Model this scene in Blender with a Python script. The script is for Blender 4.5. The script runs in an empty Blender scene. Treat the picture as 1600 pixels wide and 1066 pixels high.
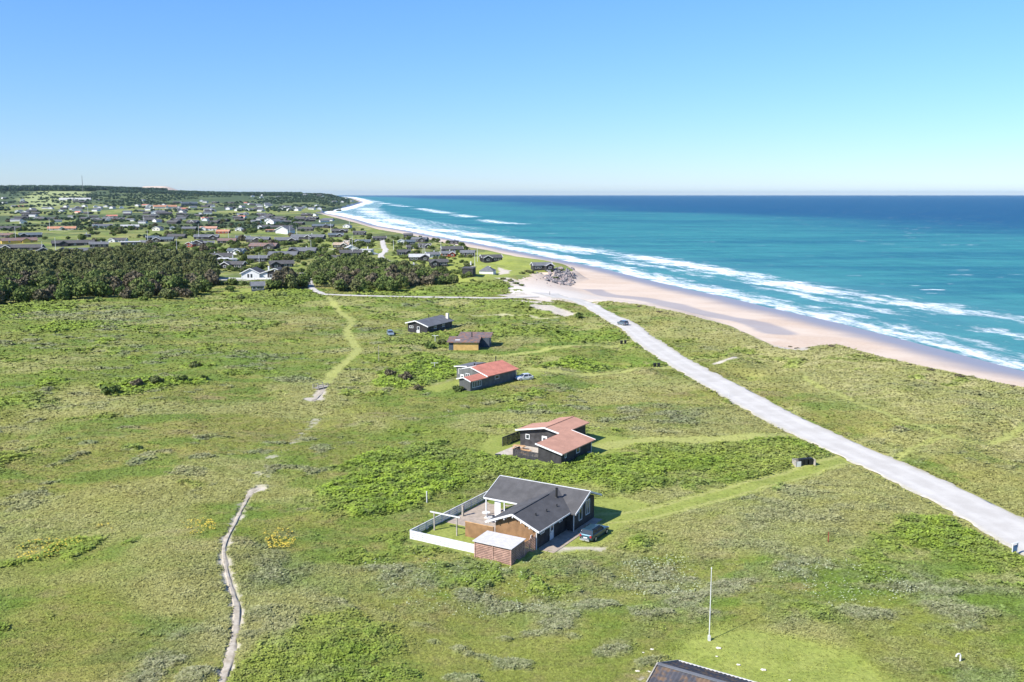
import bpy, math, random
import numpy as np
from mathutils import Vector, Matrix

# ------------------------------------------------------------------ camera, world, sun, exposure
scene = bpy.context.scene
C = scene.collection
CAMH = 42.0; F = 1480.0; HOR = 303.7
TH = math.atan((533 - HOR) / F)
cam = bpy.data.cameras.new("camera"); camo = bpy.data.objects.new("camera", cam); C.objects.link(camo)
cam.sensor_width = 36; cam.lens = F / 1600 * 36; cam.clip_start = 1; cam.clip_end = 120000
camo.location = (0, 0, CAMH); camo.rotation_euler = (math.pi / 2 - TH, 0, 0)
scene.camera = camo

SUN_EL = math.radians(40); SH_AZ = math.radians(37)      # shadows run towards +X, a little +Y
world = bpy.data.worlds.new("World"); scene.world = world; world.use_nodes = True
wn = world.node_tree; bg = wn.nodes["Background"]
sky = wn.nodes.new("ShaderNodeTexSky"); sky.sky_type = 'NISHITA'; sky.sun_disc = False
sky.sun_elevation = SUN_EL
sdx, sdy = -math.cos(SH_AZ), -math.sin(SH_AZ)
sky.sun_rotation = math.atan2(sdx, sdy)
sky.altitude = 0; sky.air_density = 1.0; sky.dust_density = 0.0; sky.ozone_density = 4.0
bg.inputs[1].default_value = 0.10
_tc = wn.nodes.new("ShaderNodeTexCoord"); _sx = wn.nodes.new("ShaderNodeSeparateXYZ"); wn.links.new(_tc.outputs['Generated'], _sx.inputs[0])
_mr = wn.nodes.new("ShaderNodeMapRange"); _mr.inputs[1].default_value = 0.0; _mr.inputs[2].default_value = 0.20; wn.links.new(_sx.outputs[2], _mr.inputs[0])
_tn = wn.nodes.new("ShaderNodeMix"); _tn.data_type = 'RGBA'; wn.links.new(_mr.outputs[0], _tn.inputs[0]); _tn.inputs[6].default_value = (.55, .67, .97, 1); _tn.inputs[7].default_value = (.57, .83, 1.17, 1)
_ml = wn.nodes.new("ShaderNodeMix"); _ml.data_type = 'RGBA'; _ml.blend_type = 'MULTIPLY'; _ml.inputs[0].default_value = 1; wn.links.new(sky.outputs[0], _ml.inputs[6]); wn.links.new(_tn.outputs[2], _ml.inputs[7])
wn.links.new(_ml.outputs[2], bg.inputs[0])
sun = bpy.data.lights.new("sun", 'SUN'); sun.energy = 4.6; sun.angle = math.radians(0.5); sun.color = (1, 0.955, 0.88)
suno = bpy.data.objects.new("sun", sun); C.objects.link(suno)
suno.rotation_euler = Vector((sdx * math.cos(SUN_EL), sdy * math.cos(SUN_EL), math.sin(SUN_EL))).to_track_quat('Z', 'Y').to_euler()
vs = scene.view_settings
vs.view_transform = 'Standard'; vs.look = 'None'; vs.gamma = 1; vs.use_curve_mapping = False
vs.exposure = 0.74
scene.cycles.max_bounces = 5; scene.cycles.diffuse_bounces = 2; scene.cycles.volume_bounces = 0
scene.cycles.transparent_max_bounces = 4

rng = np.random.default_rng(7); random.seed(7)
SEA = -7.0

# ------------------------------------------------------------------ helpers: pixel -> plane
def G(x, y, z=0.0):
    dx = (x - 800) / F; d = (y - 533) / F
    a = (dx, math.cos(TH) - d * math.sin(TH), -math.sin(TH) - d * math.cos(TH))
    t = (z - CAMH) / a[2]
    return (a[0] * t, a[1] * t)

# ------------------------------------------------------------------ helpers: noise
def _h(ix, iy, s):
    h = (ix.astype(np.int64) * 374761393 + iy.astype(np.int64) * 668265263 + s * 974634777) & 0xffffffff
    h = ((h ^ (h >> 13)) * 1274126177) & 0xffffffff
    h = h ^ (h >> 16)
    return (h & 0xffffff) / float(0xffffff)
def vn(x, y, s=0):
    x = np.asarray(x, float); y = np.asarray(y, float)
    ix = np.floor(x); iy = np.floor(y); fx = x - ix; fy = y - iy
    fx = fx * fx * (3 - 2 * fx); fy = fy * fy * (3 - 2 * fy)
    a = _h(ix, iy, s); b = _h(ix + 1, iy, s); c = _h(ix, iy + 1, s); d = _h(ix + 1, iy + 1, s)
    return (a * (1 - fx) + b * fx) * (1 - fy) + (c * (1 - fx) + d * fx) * fy
def fbm(x, y, s=0, o=3):
    r = 0; amp = 1; t = 0
    for i in range(o):
        r = r + amp * vn(x * 2 ** i + 17.3 * i, y * 2 ** i - 9.1 * i, s + i); t += amp; amp *= .5
    return r / t
def ss(a, b, x):
    t = np.clip((x - a) / (b - a), 0, 1); return t * t * (3 - 2 * t)

def pip(poly, X, Y):
    ins = np.zeros(X.shape, bool); n = len(poly)
    for i in range(n):
        x0, y0 = poly[i]; x1, y1 = poly[(i + 1) % n]
        if y0 == y1: continue
        c = ((y0 > Y) != (y1 > Y)) & (X < (x1 - x0) * (Y - y0) / (y1 - y0) + x0)
        ins ^= c
    return ins
def pdist(line, X, Y, closed=False):
    """distance to a polyline and the arc length of the nearest point"""
    d = np.full(X.shape, 1e18); al = np.zeros(X.shape); acc = 0
    pts = list(line) + ([line[0]] if closed else [])
    for (x0, y0), (x1, y1) in zip(pts[:-1], pts[1:]):
        L2 = (x1 - x0) ** 2 + (y1 - y0) ** 2; L = math.sqrt(L2)
        t = np.clip(((X - x0) * (x1 - x0) + (Y - y0) * (y1 - y0)) / L2, 0, 1)
        q = (X - x0 - t * (x1 - x0)) ** 2 + (Y - y0 - t * (y1 - y0)) ** 2
        m = q < d; d[m] = q[m]; al[m] = (acc + t * L)[m]; acc += L
    return np.sqrt(d), al
def smooth_line(pts, n=6):
    """Catmull-Rom through the points"""
    P = [np.array(p, float) for p in pts]; P = [2 * P[0] - P[1]] + P + [2 * P[-1] - P[-2]]; out = []
    for i in range(1, len(P) - 2):
        for k in range(n):
            t = k / n
            out.append(tuple(.5 * ((2 * P[i]) + (-P[i - 1] + P[i + 1]) * t + (2 * P[i - 1] - 5 * P[i] + 4 * P[i + 1] - P[i + 2]) * t * t
                       + (-P[i - 1] + 3 * P[i] - 3 * P[i + 1] + P[i + 2]) * t ** 3)))
    out.append(tuple(P[-2])); return out

# ------------------------------------------------------------------ layout of the land
shore_px = [(1600, 580), (1467, 545), (1312, 505), (1200, 480), (1130, 463), (1070, 451), (1003, 435), (937, 418.5), (871, 405),
            (805, 392), (739, 379), (692, 371.5), (639, 361), (590, 353), (557, 343), (530, 337), (500, 332), (520, 328), (545, 323), (569, 316), (556, 311), (543, 308)]
SHORE = [(420, -220), (300, -5), (205, 150)] + [G(x, y, SEA) for x, y in shore_px] + [(-3600, 20000)]
edge_px = [(1600, 607), (1540, 594), (1460, 577), (1380, 559), (1310, 539), (1275, 541), (1240, 546), (1205, 540), (1180, 528), (1130, 507), (1060, 489), (1000, 477), (945, 470),
           (925, 476), (905, 476), (880, 468), (850, 470), (812, 466), (798, 452), (800, 441), (822, 434), (838, 425), (862, 425), (893, 421), (880, 413), (850, 407),
           (805, 401), (760, 391), (700, 381), (640, 367), (590, 358.5), (555, 348), (528, 341), (492, 332), (515, 326), (540, 321), (562, 315.5), (550, 310.5), (540, 307.5)]
EDGE = [(380, -220), (260, -5), (170, 110)] + [G(x, y, 0) for x, y in edge_px] + [(-4200, 20000)]
FARPOLY = [(-60000, 20000), (-60000, -220)]
ACC = np.array(G(850, 458)); 

road = smooth_line([G(x, y) for x, y in [(1760, 928), (1600, 838), (1500, 783), (1400, 736), (1320, 700), (1260, 672), (1200, 642), (1130, 603), (1070, 571), (1010, 532), (985, 512), (950, 493), (925, 480), (900, 468), (872, 460), (850, 455)]])
roadw = [8.4, 8.2, 8.0, 8.0, 8.2, 8.4, 7.6, 7.4, 7.6, 6.6, 8.6, 6.6, 6.4, 7, 9, 14]
road_w = np.interp(np.arange(len(road)), np.arange(len(roadw)) * 6, roadw)
lane = smooth_line([G(x, y) for x, y in [(505, 460), (560, 462), (640, 464), (720, 465), (790, 466), (840, 462)]])
lane2 = smooth_line([G(x, y) for x, y in [(472, 426), (482, 438), (486, 449), (505, 460)]])
lane3 = smooth_line([G(x, y) for x, y in [(300, 438), (345, 438), (400, 437), (432, 435)]])
lane4 = smooth_line([G(x, y) for x, y in [(620, 416), (603, 408), (595, 400), (602, 392), (599, 384), (598, 374)]])
lane5 = smooth_line([G(x, y) for x, y in [(500, 387), (540, 391), (570, 391), (596, 389)]])
lane6 = smooth_line([G(x, y) for x, y in [(702, 421), (722, 421), (745, 419)]])
footp = smooth_line([G(x, y) for x, y in [(343, 1085), (358, 1040), (368, 985), (370, 955), (357, 910), (350, 880), (354, 858), (365, 832), (372, 812), (382, 790), (390, 772), (403, 764)]])
footp2 = smooth_line([G(x, y) for x, y in [(505, 603), (500, 614), (490, 626)]])
drive = smooth_line([G(x, y) for x, y in [(930, 812), (1000, 806), (1060, 792), (1150, 769), (1240, 743), (1290, 727), (1335, 712)]])
T2 = smooth_line([G(x, y) for x, y in [(935, 700), (1000, 690), (1100, 689), (1200, 686), (1262, 676)]])
T2b = smooth_line([G(x, y) for x, y in [(900, 716), (960, 712), (1010, 712), (1060, 716)]])
T3 = smooth_line([G(x, y) for x, y in [(828, 577), (900, 581), (1000, 578), (1040, 575), (1064, 568)]])
T4 = smooth_line([G(x, y) for x, y in [(770, 557), (860, 551), (930, 543), (990, 532)]])
T5 = smooth_line([G(x, y) for x, y in [(510, 464), (530, 485), (548, 500), (543, 520), (558, 548), (545, 565), (520, 585), (505, 600)]])
T6 = smooth_line([G(x, y) for x, y in [(1255, 588), (1310, 618), (1380, 652), (1440, 678), (1500, 694), (1550, 690), (1610, 668)]])
T7 = smooth_line([G(x, y) for x, y in [(1400, 717), (1440, 702), (1490, 690)]])
T8 = smooth_line([G(x, y) for x, y in [(740, 492), (800, 490), (860, 497), (900, 488)]])
T9 = smooth_line([G(x, y) for x, y in [(1118, 569), (1140, 566), (1158, 561)]])

def mask_poly(px, X, Y, soft=4, warp=4, seed=0, z=0):
    poly = [G(x, y, z) for x, y in px]
    xs = [p[0] for p in poly]; ys = [p[1] for p in poly]; m = np.zeros(X.shape)
    b = (X > min(xs) - 20) & (X < max(xs) + 20) & (Y > min(ys) - 20) & (Y < max(ys) + 20)
    if not b.any(): return m
    x = X[b] + warp * 2 * (fbm(X[b] / 6, Y[b] / 6, seed) - .5); y = Y[b] + warp * 2 * (fbm(X[b] / 6, Y[b] / 6, seed + 9) - .5)
    d, _ = pdist(poly, x, y, True); d = np.where(pip(poly, x, y), d, -d)
    m[b] = ss(-soft / 2, soft / 2, d); return m
def mask_line(line, w, X, Y, soft=.8, warp=.5, seed=3):
    xs = [p[0] for p in line]; ys = [p[1] for p in line]; m = np.zeros(X.shape)
    b = (X > min(xs) - w - 9) & (X < max(xs) + w + 9) & (Y > min(ys) - w - 9) & (Y < max(ys) + w + 9)
    if not b.any(): return m
    d, _ = pdist(line, X[b], Y[b]); d = d + warp * 2 * (fbm(X[b] / 1.5, Y[b] / 1.5, seed) - .5)
    m[b] = 1 - ss(w / 2 - soft / 2, w / 2 + soft / 2, d); return m

LUSH = [([(510, 775), (560, 722), (640, 700), (700, 694), (725, 720), (735, 745), (690, 772), (650, 800), (590, 812), (530, 806)], 1.0),
        ([(560, 730), (640, 690), (720, 706), (790, 716), (870, 722), (980, 712), (1060, 722), (1090, 742), (1060, 762), (960, 768), (935, 757), (850, 752), (780, 740), (735, 755), (690, 775), (640, 770)], .72),
        ([(985, 698), (1100, 691), (1190, 690), (1262, 684), (1312, 712), (1290, 722), (1230, 742), (1120, 766), (1060, 745), (1000, 716)], .55),
        ([(1420, 803), (1480, 806), (1530, 832), (1600, 872), (1600, 905), (1540, 880), (1440, 862), (1410, 830)], .9),
        ([(600, 585), (640, 568), (700, 566), (712, 580), (700, 596), (650, 603), (610, 612), (590, 600)], 1.0),
        ([(668, 552), (690, 556), (705, 572), (650, 580), (630, 566)], .8),
        ([(840, 570), (900, 560), (1000, 566), (1050, 570), (1000, 574), (900, 577), (840, 575)], .9),
        ([(680, 520), (780, 515), (900, 505), (905, 520), (800, 527), (700, 545), (660, 545), (590, 540), (600, 532)], .6),
        ([(860, 530), (960, 508), (990, 530), (930, 540), (860, 545)], .5),
        ([(370, 1090), (400, 1010), (470, 960), (560, 965), (620, 1010), (610, 1100)], .55),
        ([(20, 522), (90, 507), (170, 505), (150, 516), (60, 524)], .8), ([(340, 512), (430, 506), (440, 512), (380, 519)], .8),
        ([(155, 532), (185, 531), (180, 540), (150, 539)], .8), ([(50, 604), (110, 598), (120, 604), (70, 612)], .8),
        ([(155, 608), (230, 596), (325, 592), (330, 600), (250, 612), (170, 624)], .9),
        ([(0, 478), (60, 470), (140, 474), (100, 486), (0, 490)], .8), ([(0, 625), (60, 618), (70, 632), (0, 636)], .7),
        ([(380, 455), (440, 450), (500, 455), (512, 468), (460, 476), (390, 474), (330, 470)], .6),
        ([(550, 462), (560, 455), (700, 452), (790, 458), (790, 463), (640, 462)], .6), ([(700, 438), (760, 425), (800, 432), (790, 455), (720, 455)], .5),
        ([(930, 790), (960, 785), (960, 770), (910, 770)], .3), ([(960, 840), (1040, 845), (1060, 860), (980, 868)], .7),
        ([(0, 710), (40, 700), (60, 712), (10, 726)], .6), ([(480, 790), (510, 770), (525, 800), (500, 815)], .4), ([(720, 476), (760, 470), (860, 476), (900, 486), (830, 492)], .4)]
LAWN = [[(905, 785), (960, 776), (1000, 785), (1040, 798), (985, 818), (958, 842), (900, 862), (862, 866), (845, 858), (890, 826)],
        [(925, 676), (985, 686), (990, 700), (950, 716), (925, 712)], [(760, 682), (790, 680), (800, 705), (770, 716), (745, 700)],
        [(655, 606), (700, 598), (718, 592), (722, 606), (680, 613)], [(805, 582), (835, 578), (850, 585), (820, 592)],
        [(1000, 1100), (1030, 1030), (1060, 1002), (1110, 985), (1180, 990), (1270, 1003), (1330, 1020), (1420, 1080), (1420, 1100)],
        [(1585, 1100), (1592, 1050), (1620, 1010), (1660, 1100)],
        [(676, 835), (745, 785), (790, 800), (760, 850), (745, 868), (650, 842)],
        [(360, 452), (400, 450), (400, 456), (340, 457)], [(600, 395), (900, 395), (830, 430), (720, 440), (640, 420)], [(500, 375), (590, 378), (590, 400), (500, 395)]]
SANDP = [[(862, 862), (930, 862), (925, 868), (880, 868)], [(1020, 1066), (1022, 1060), (1027, 1060), (1027, 1066)], [(385, 768), (398, 761), (412, 766), (398, 772), (388, 777)],
         [(780, 462), (830, 455), (868, 474), (840, 470)], [(830, 478), (870, 480), (898, 488), (890, 494), (860, 487), (830, 482)], [(795, 470), (840, 472), (866, 478), (840, 477)],
         [(1205, 540), (1232, 537), (1270, 543), (1255, 549), (1225, 549)], [(772, 434), (800, 437), (845, 446), (830, 455), (800, 446)],
         [(520, 380), (545, 373), (560, 377), (540, 384)], [(778, 421), (795, 423), (798, 428), (780, 428)], [(618, 436), (640, 434), (655, 440), (640, 446), (622, 444)],
         [(482, 623), (502, 622), (500, 628), (486, 629)]]
GREY = [[(1000, 880), (1200, 850), (1400, 900), (1590, 920), (1590, 1060), (1420, 1060), (1300, 990), (1180, 970), (1060, 980), (980, 1000)],
        [(360, 870), (430, 860), (460, 900), (450, 960), (380, 990), (372, 930)], [(230, 1010), (330, 980), (350, 1000), (340, 1050), (240, 1060)],
        [(0, 480), (200, 478), (250, 500), (170, 520), (60, 495)], [(640, 722), (700, 706), (760, 716), (730, 752), (640, 790), (620, 760)], [(900, 630), (1000, 640), (1000, 665), (930, 665)],
        [(1010, 640), (1110, 640), (1100, 672), (1010, 676)], [(560, 870), (760, 850), (960, 900), (900, 960), (700, 970), (540, 920)], [(1080, 760), (1300, 740), (1400, 800), (1250, 840), (1060, 820)]]

NHX, NHY = G(838, 860)
FLAT = [([G(x, y) for x, y in [(636, 848), (762, 772), (860, 760), (935, 778), (1000, 800), (960, 850), (880, 872), (806, 892), (745, 890)]], 0.0),
        ([G(x, y) for x, y in [(775, 700), (800, 660), (900, 655), (985, 690), (930, 725), (860, 722)]], 0.0),
        ([G(x, y) for x, y in [(700, 600), (730, 560), (800, 560), (850, 580), (800, 610), (740, 620)]], 0.0),
        ([G(x, y) for x, y in [(690, 555), (700, 525), (770, 520), (780, 550), (735, 560)]], 0.0),
        ([G(x, y) for x, y in [(595, 530), (640, 500), (710, 495), (715, 520), (640, 532)]], 0.0)]

def hsmooth(X, Y):
    """relief without the scrub"""
    X = np.asarray(X, float); Y = np.asarray(Y, float)
    und = (fbm(X / 34, Y / 34, 11, 2) - .5) * 2.4 + (fbm(X / 9, Y / 9, 5, 2) - .5) * .8
    damp = np.ones(X.shape)
    for poly, z in FLAT:
        xs = [p[0] for p in poly]; ys = [p[1] for p in poly]
        b = (X > min(xs) - 30) & (X < max(xs) + 30) & (Y > min(ys) - 30) & (Y < max(ys) + 30)
        if b.any():
            d, _ = pdist(poly, X[b], Y[b], True); d = np.where(pip(poly, X[b], Y[b]), -d, d)
            damp[b] = np.minimum(damp[b], ss(0, 12, d))
    b = (X > -60) & (Y < 430)
    if b.any():
        d, _ = pdist(road, X[b], Y[b]); damp[b] = np.minimum(damp[b], ss(4, 14, d))
    b = (X > -140) & (X < 40) & (Y > 350) & (Y < 440)
    if b.any():
        d, _ = pdist(lane, X[b], Y[b]); damp[b] = np.minimum(damp[b], ss(3, 26, d))
    z = und * damp
    # open field left: a shallow bank with a hollow before it, seen as the row of shrubs there
    rX = X / np.maximum(Y, 1)
    # far hills
    far = ss(2200, 5600, Y) * (1 - ss(7000, 14000, Y) * .5)
    ridge = 44 + 24 * (1 - ss(-.47, -.28, rX)) - 2 * ss(-.3, -.22, rX) + 7 * (fbm(X / 700, Y / 900, 21) - .5)
    ridge = ridge + 9 * np.exp(-((rX + .183) / .012) ** 2)
    z = z + far * ridge
    dE, _ = pdist(EDGE, X, Y); dS, _ = pdist(SHORE, X, Y)
    inE = pip(EDGE + FARPOLY, X, Y); inS = pip(SHORE + FARPOLY, X, Y)
    z = z + (fbm(X / 17, Y / 17, 55, 3) - .5) * 5.0 * damp * ss(4, 22, dE) * (1 - ss(55, 95, dE)) * inE * (Y < 700)
    # cliff falls away at the edge
    dA = np.hypot(X - ACC[0], Y - ACC[1])
    wE = 8 + 60 * np.exp(-(dA / 75) ** 2)
    lo = -5.0 * ss(0, wE, dE) * 1.0
    tb = dE / (dE + dS + 1e-6)
    zb = np.maximum(lo - 2.0 * tb, SEA) + (fbm(X / 12, Y / 5, 4, 2) - .5) * .25 * ss(3, 15, dS)
    # near the edge the inland undulation dies and a low dune lip rises
    lip = np.exp(-((dE - 7) / 6) ** 2) * (.9 * fbm(X / 11, Y / 11, 8) + .2) * (1 - np.exp(-(dA / 60) ** 2)) * (Y < 1500)
    zin = z * ss(0, 30 + 220 * ss(2500, 5000, Y), dE) + lip
    z = np.where(inE, zin, np.where(inS, zb, SEA - .05 - dS * .03))
    z = np.where(~inS, np.minimum(z, SEA - .05 - dS * .03), z)
    return z
def P(x, y, it=6):
    """point of the land seen at photo pixel x, y"""
    z = 0.0
    for i in range(it):
        X, Y = G(x, y, z); zz = float(hsmooth(np.array([X]), np.array([Y]))[0]); z = z + .75 * (zz - z)
    X, Y = G(x, y, z); return X, Y, float(hsmooth(np.array([X]), np.array([Y]))[0])
def hz(X, Y): return float(hsmooth(np.array([float(X)]), np.array([float(Y)]))[0])

def masks(X, Y):
    m = {}
    near = Y < 900
    lush = np.zeros(X.shape); lawn = np.zeros(X.shape); sandp = np.zeros(X.shape); grey = np.zeros(X.shape)
    for i, (p, s) in enumerate(LUSH): lush = np.maximum(lush, s * mask_poly(p, X, Y, 3, 5, i))
    for i, p in enumerate(LAWN): lawn = np.maximum(lawn, mask_poly(p, X, Y, 2, 1.2, 40 + i))
    for i, p in enumerate(SANDP): sandp = np.maximum(sandp, mask_poly(p, X, Y, 1.2, 2.2, 60 + i))
    for i, p in enumerate(GREY): grey = np.maximum(grey, mask_poly(p, X, Y, 14, 6, 80 + i))
    n1 = fbm(X / 16, Y / 11, 31, 3); n2 = fbm(X / 3.2, Y / 3.2, 33, 3); n3 = fbm(X / 45, Y / 30, 35, 2)
    lush = np.maximum(lush, .55 * ss(.60, .68, n1) * ss(.40, .55, n2))
    g2 = fbm(X / 4.5, Y / 3.2, 51, 3)
    grey = np.clip(ss(.60, .70, g2) * (.55 * ss(.52, .64, n3) + .04) + grey * (ss(.38, .72, g2) * .75 + .25 * ss(.45, .6, n2)), 0, .75) * (1 - .75 * lush)
    # tracks
    dr = mask_line(drive, 4.6, X, Y, 1.4); ed = np.clip(mask_line(drive, 3.9, X, Y, .6) - mask_line(drive, 2.4, X, Y, .6), 0, 1)
    tr = np.zeros(X.shape)
    for l, w in [(T2, 2.9), (T3, 2.4), (T4, 1.6), (T5, 1.9), (T6, .9), (T7, .8), (T8, 1.4)]: tr = np.maximum(tr, mask_line(l, w * 1.35, X, Y, 1.2, .8))
    sandp = np.maximum(sandp, mask_line(T9, 1.5, X, Y, .8)); sandp = np.maximum(sandp, .6 * mask_line(T8, 1.0, X, Y, .8))
    ft = mask_line(smooth_line([G(x, y) for x, y in [(403, 764), (412, 735), (430, 715), (460, 690), (490, 660), (500, 628)]]), 1.5, X, Y, 1.2, 1.4)
    sandp = np.maximum(sandp, .55 * ft * ss(.4, .62, n2))
    lawn = np.maximum(lawn, np.maximum(dr, tr))
    track = np.maximum(ed * .9, tr * .75)
    dR, _ = pdist(road, X, Y)
    sandp = np.maximum(sandp, .9 * np.maximum(mask_line(footp, 1.0, X, Y, 1.0, .7), mask_line(footp2, 2.4, X, Y, 1.0, .7)))
    b = (X > -40) & (Y < 430)
    rd = np.where(b, dR, 1e3)
    # seaward of the road: marram
    side = pip(road + [G(850, 455), (ACC[0], 700), (600, 700), (600, -50), (road[0][0], -50)], X, Y)
    dry = np.where(side, .60 + .4 * ss(.35, .6, n1), .0) * ss(4, 30, rd) * np.where(Y < 480, 1, 0)
    dry = np.maximum(dry, .55 * ss(.52, .68, fbm(X / 22, Y / 14, 71, 3)) * (1 - lush))
    lush = lush * (1 - lawn) * ss(3.5, 5.5, rd); grey = grey * (1 - lawn) * ss(4, 7, rd) * (1 - .75 * np.clip(dry * 1.4 - .3, 0, 1)); dry = dry * (1 - .6 * lush)
    opn = np.ones(X.shape)
    for l, w in ((lane, 14), (lane2, 8), (lane3, 8), (lane4, 9), (lane5, 8), (lane6, 8)): opn *= 1 - mask_line(l, w, X, Y, 5, .2)
    meadow = mask_poly([(30, 313), (100, 308.5), (155, 306.5), (160, 309), (110, 314), (60, 317)], X, Y, 60, 10, 5, 20)
    far = ss(700, 1600, Y)
    dark = np.clip(far * ss(.42, .60, fbm(X / 160, Y / 260, 91, 3)) + .75 * ss(2500, 3600, Y) + .55 * ss(430, 480, Y) * (1 - ss(1200, 1600, Y)) * ss(.52, .62, fbm(X / 28, Y / 45, 95, 3)) * (X < -20), 0, 1) * (1 - meadow)
    return dict(lush=lush, lawn=lawn, sand=sandp, grey=grey, dry=dry, track=track, rd=rd, meadow=meadow, dark=dark, n2=n2, open=opn)

def scrub(X, Y, m):
    """height of the vegetation mass above the soil"""
    c1 = fbm(X / 1.5, Y / 1.5, 101, 2); c2 = fbm(X / .55, Y / .55, 103, 2)
    near = 1 - ss(450, 900, Y)
    h = m['lush'] * (ss(.2, .75, c1) * .48 + c2 * .20) + m['grey'] * (ss(.3, .7, c1) * .30 + c2 * .18) + (1 - m['lawn']) * (c2 * .05 + c1 * .09)
    return h * near * ss(3.6, 5.2, m['rd']) * (1 - m['sand']) * m['open']

# ------------------------------------------------------------------ helpers: meshes and materials
def tag(o, label=None, cat=None, group=None, kind=None):
    if label: o['label'] = label
    if cat: o['category'] = cat
    if group: o['group'] = group
    if kind: o['kind'] = kind
    return o
def mesh_np(name, V, Fq, mat=None, smooth=False):
    me = bpy.data.meshes.new(name); V = np.asarray(V, np.float32); Fq = np.asarray(Fq, np.int32)
    me.vertices.add(len(V)); me.vertices.foreach_set('co', V.ravel())
    k = Fq.shape[1]; me.loops.add(Fq.size); me.loops.foreach_set('vertex_index', Fq.ravel())
    me.polygons.add(len(Fq)); me.polygons.foreach_set('loop_start', np.arange(0, Fq.size, k, dtype=np.int32))
    if smooth: me.polygons.foreach_set('use_smooth', np.ones(len(Fq), bool))
    me.update(calc_edges=True)
    if mat: me.materials.append(mat)
    return me
def obj(name, me, parent=None):
    o = bpy.data.objects.new(name, me); C.objects.link(o); o.parent = parent; return o
def col_attr(me, name, arr):
    a = me.color_attributes.new(name, 'FLOAT_COLOR', 'POINT'); a.data.foreach_set('color', np.ascontiguousarray(arr, np.float32).ravel())
def empty(name, loc, rz=0):
    o = bpy.data.objects.new(name, None); C.objects.link(o); o.location = loc; o.rotation_euler = (0, 0, rz); o.empty_display_size = .3; return o

class MB:
    def __init__(s): s.v = []; s.f = []
    def poly(s, pts, faces):
        n = len(s.v); s.v += [tuple(p) for p in pts]; s.f += [tuple(n + i for i in f) for f in faces]
    def box(s, x0, x1, y0, y1, z0, z1):
        s.poly([(x0, y0, z0), (x1, y0, z0), (x1, y1, z0), (x0, y1, z0), (x0, y0, z1), (x1, y0, z1), (x1, y1, z1), (x0, y1, z1)],
               [(0, 3, 2, 1), (4, 5, 6, 7), (0, 1, 5, 4), (1, 2, 6, 5), (2, 3, 7, 6), (3, 0, 4, 7)])
    def bar(s, a, b, w, h=None, up=(0, 0, 1)):
        a = Vector(a); b = Vector(b); d = (b - a).normalized(); u = Vector(up)
        if abs(d.dot(u)) > .98: u = Vector((1, 0, 0))
        x = d.cross(u).normalized() * w / 2; y = x.cross(d).normalized() * (h or w) / 2
        s.poly([a - x - y, a + x - y, a + x + y, a - x + y, b - x - y, b + x - y, b + x + y, b - x + y],
               [(0, 3, 2, 1), (4, 5, 6, 7), (0, 1, 5, 4), (1, 2, 6, 5), (2, 3, 7, 6), (3, 0, 4, 7)])
    def cyl(s, a, b, r0, r1=None, n=10):
        a = Vector(a); b = Vector(b); d = (b - a).normalized(); r1 = r0 if r1 is None else r1
        u = Vector((0, 0, 1)) if abs(d.z) < .9 else Vector((1, 0, 0)); x = d.cross(u).normalized(); y = d.cross(x)
        A = [a + (x * math.cos(t) + y * math.sin(t)) * r0 for t in [2 * math.pi * i / n for i in range(n)]]
        B = [b + (x * math.cos(t) + y * math.sin(t)) * r1 for t in [2 * math.pi * i / n for i in range(n)]]
        s.poly(A + B, [(i, (i + 1) % n, n + (i + 1) % n, n + i) for i in range(n)] + [tuple(range(n))[::-1], tuple(range(n, 2 * n))])
    def prism(s, prof, a0, a1, axis):
        """profile of (u, z) extruded along an axis: 'x' (u is y) or 'y' (u is x)"""
        n = len(prof)
        A = [(a0, u, z) if axis == 'x' else (u, a0, z) for u, z in prof]; B = [(a1, u, z) if axis == 'x' else (u, a1, z) for u, z in prof]
        s.poly(A + B, [tuple(range(n)), tuple(range(n, 2 * n))[::-1]] + [(i, n + i, n + (i + 1) % n, (i + 1) % n) for i in range(n)])
    def mesh(s, name, mat):
        me = bpy.data.meshes.new(name); me.from_pydata(s.v, [], s.f); me.materials.append(mat)
        import bmesh
        bm = bmesh.new(); bm.from_mesh(me); bmesh.ops.recalc_face_normals(bm, faces=bm.faces); bm.to_mesh(me); bm.free(); return me
    def build(s, name, mat, parent=None): return obj(name, s.mesh(name, mat), parent)

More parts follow.
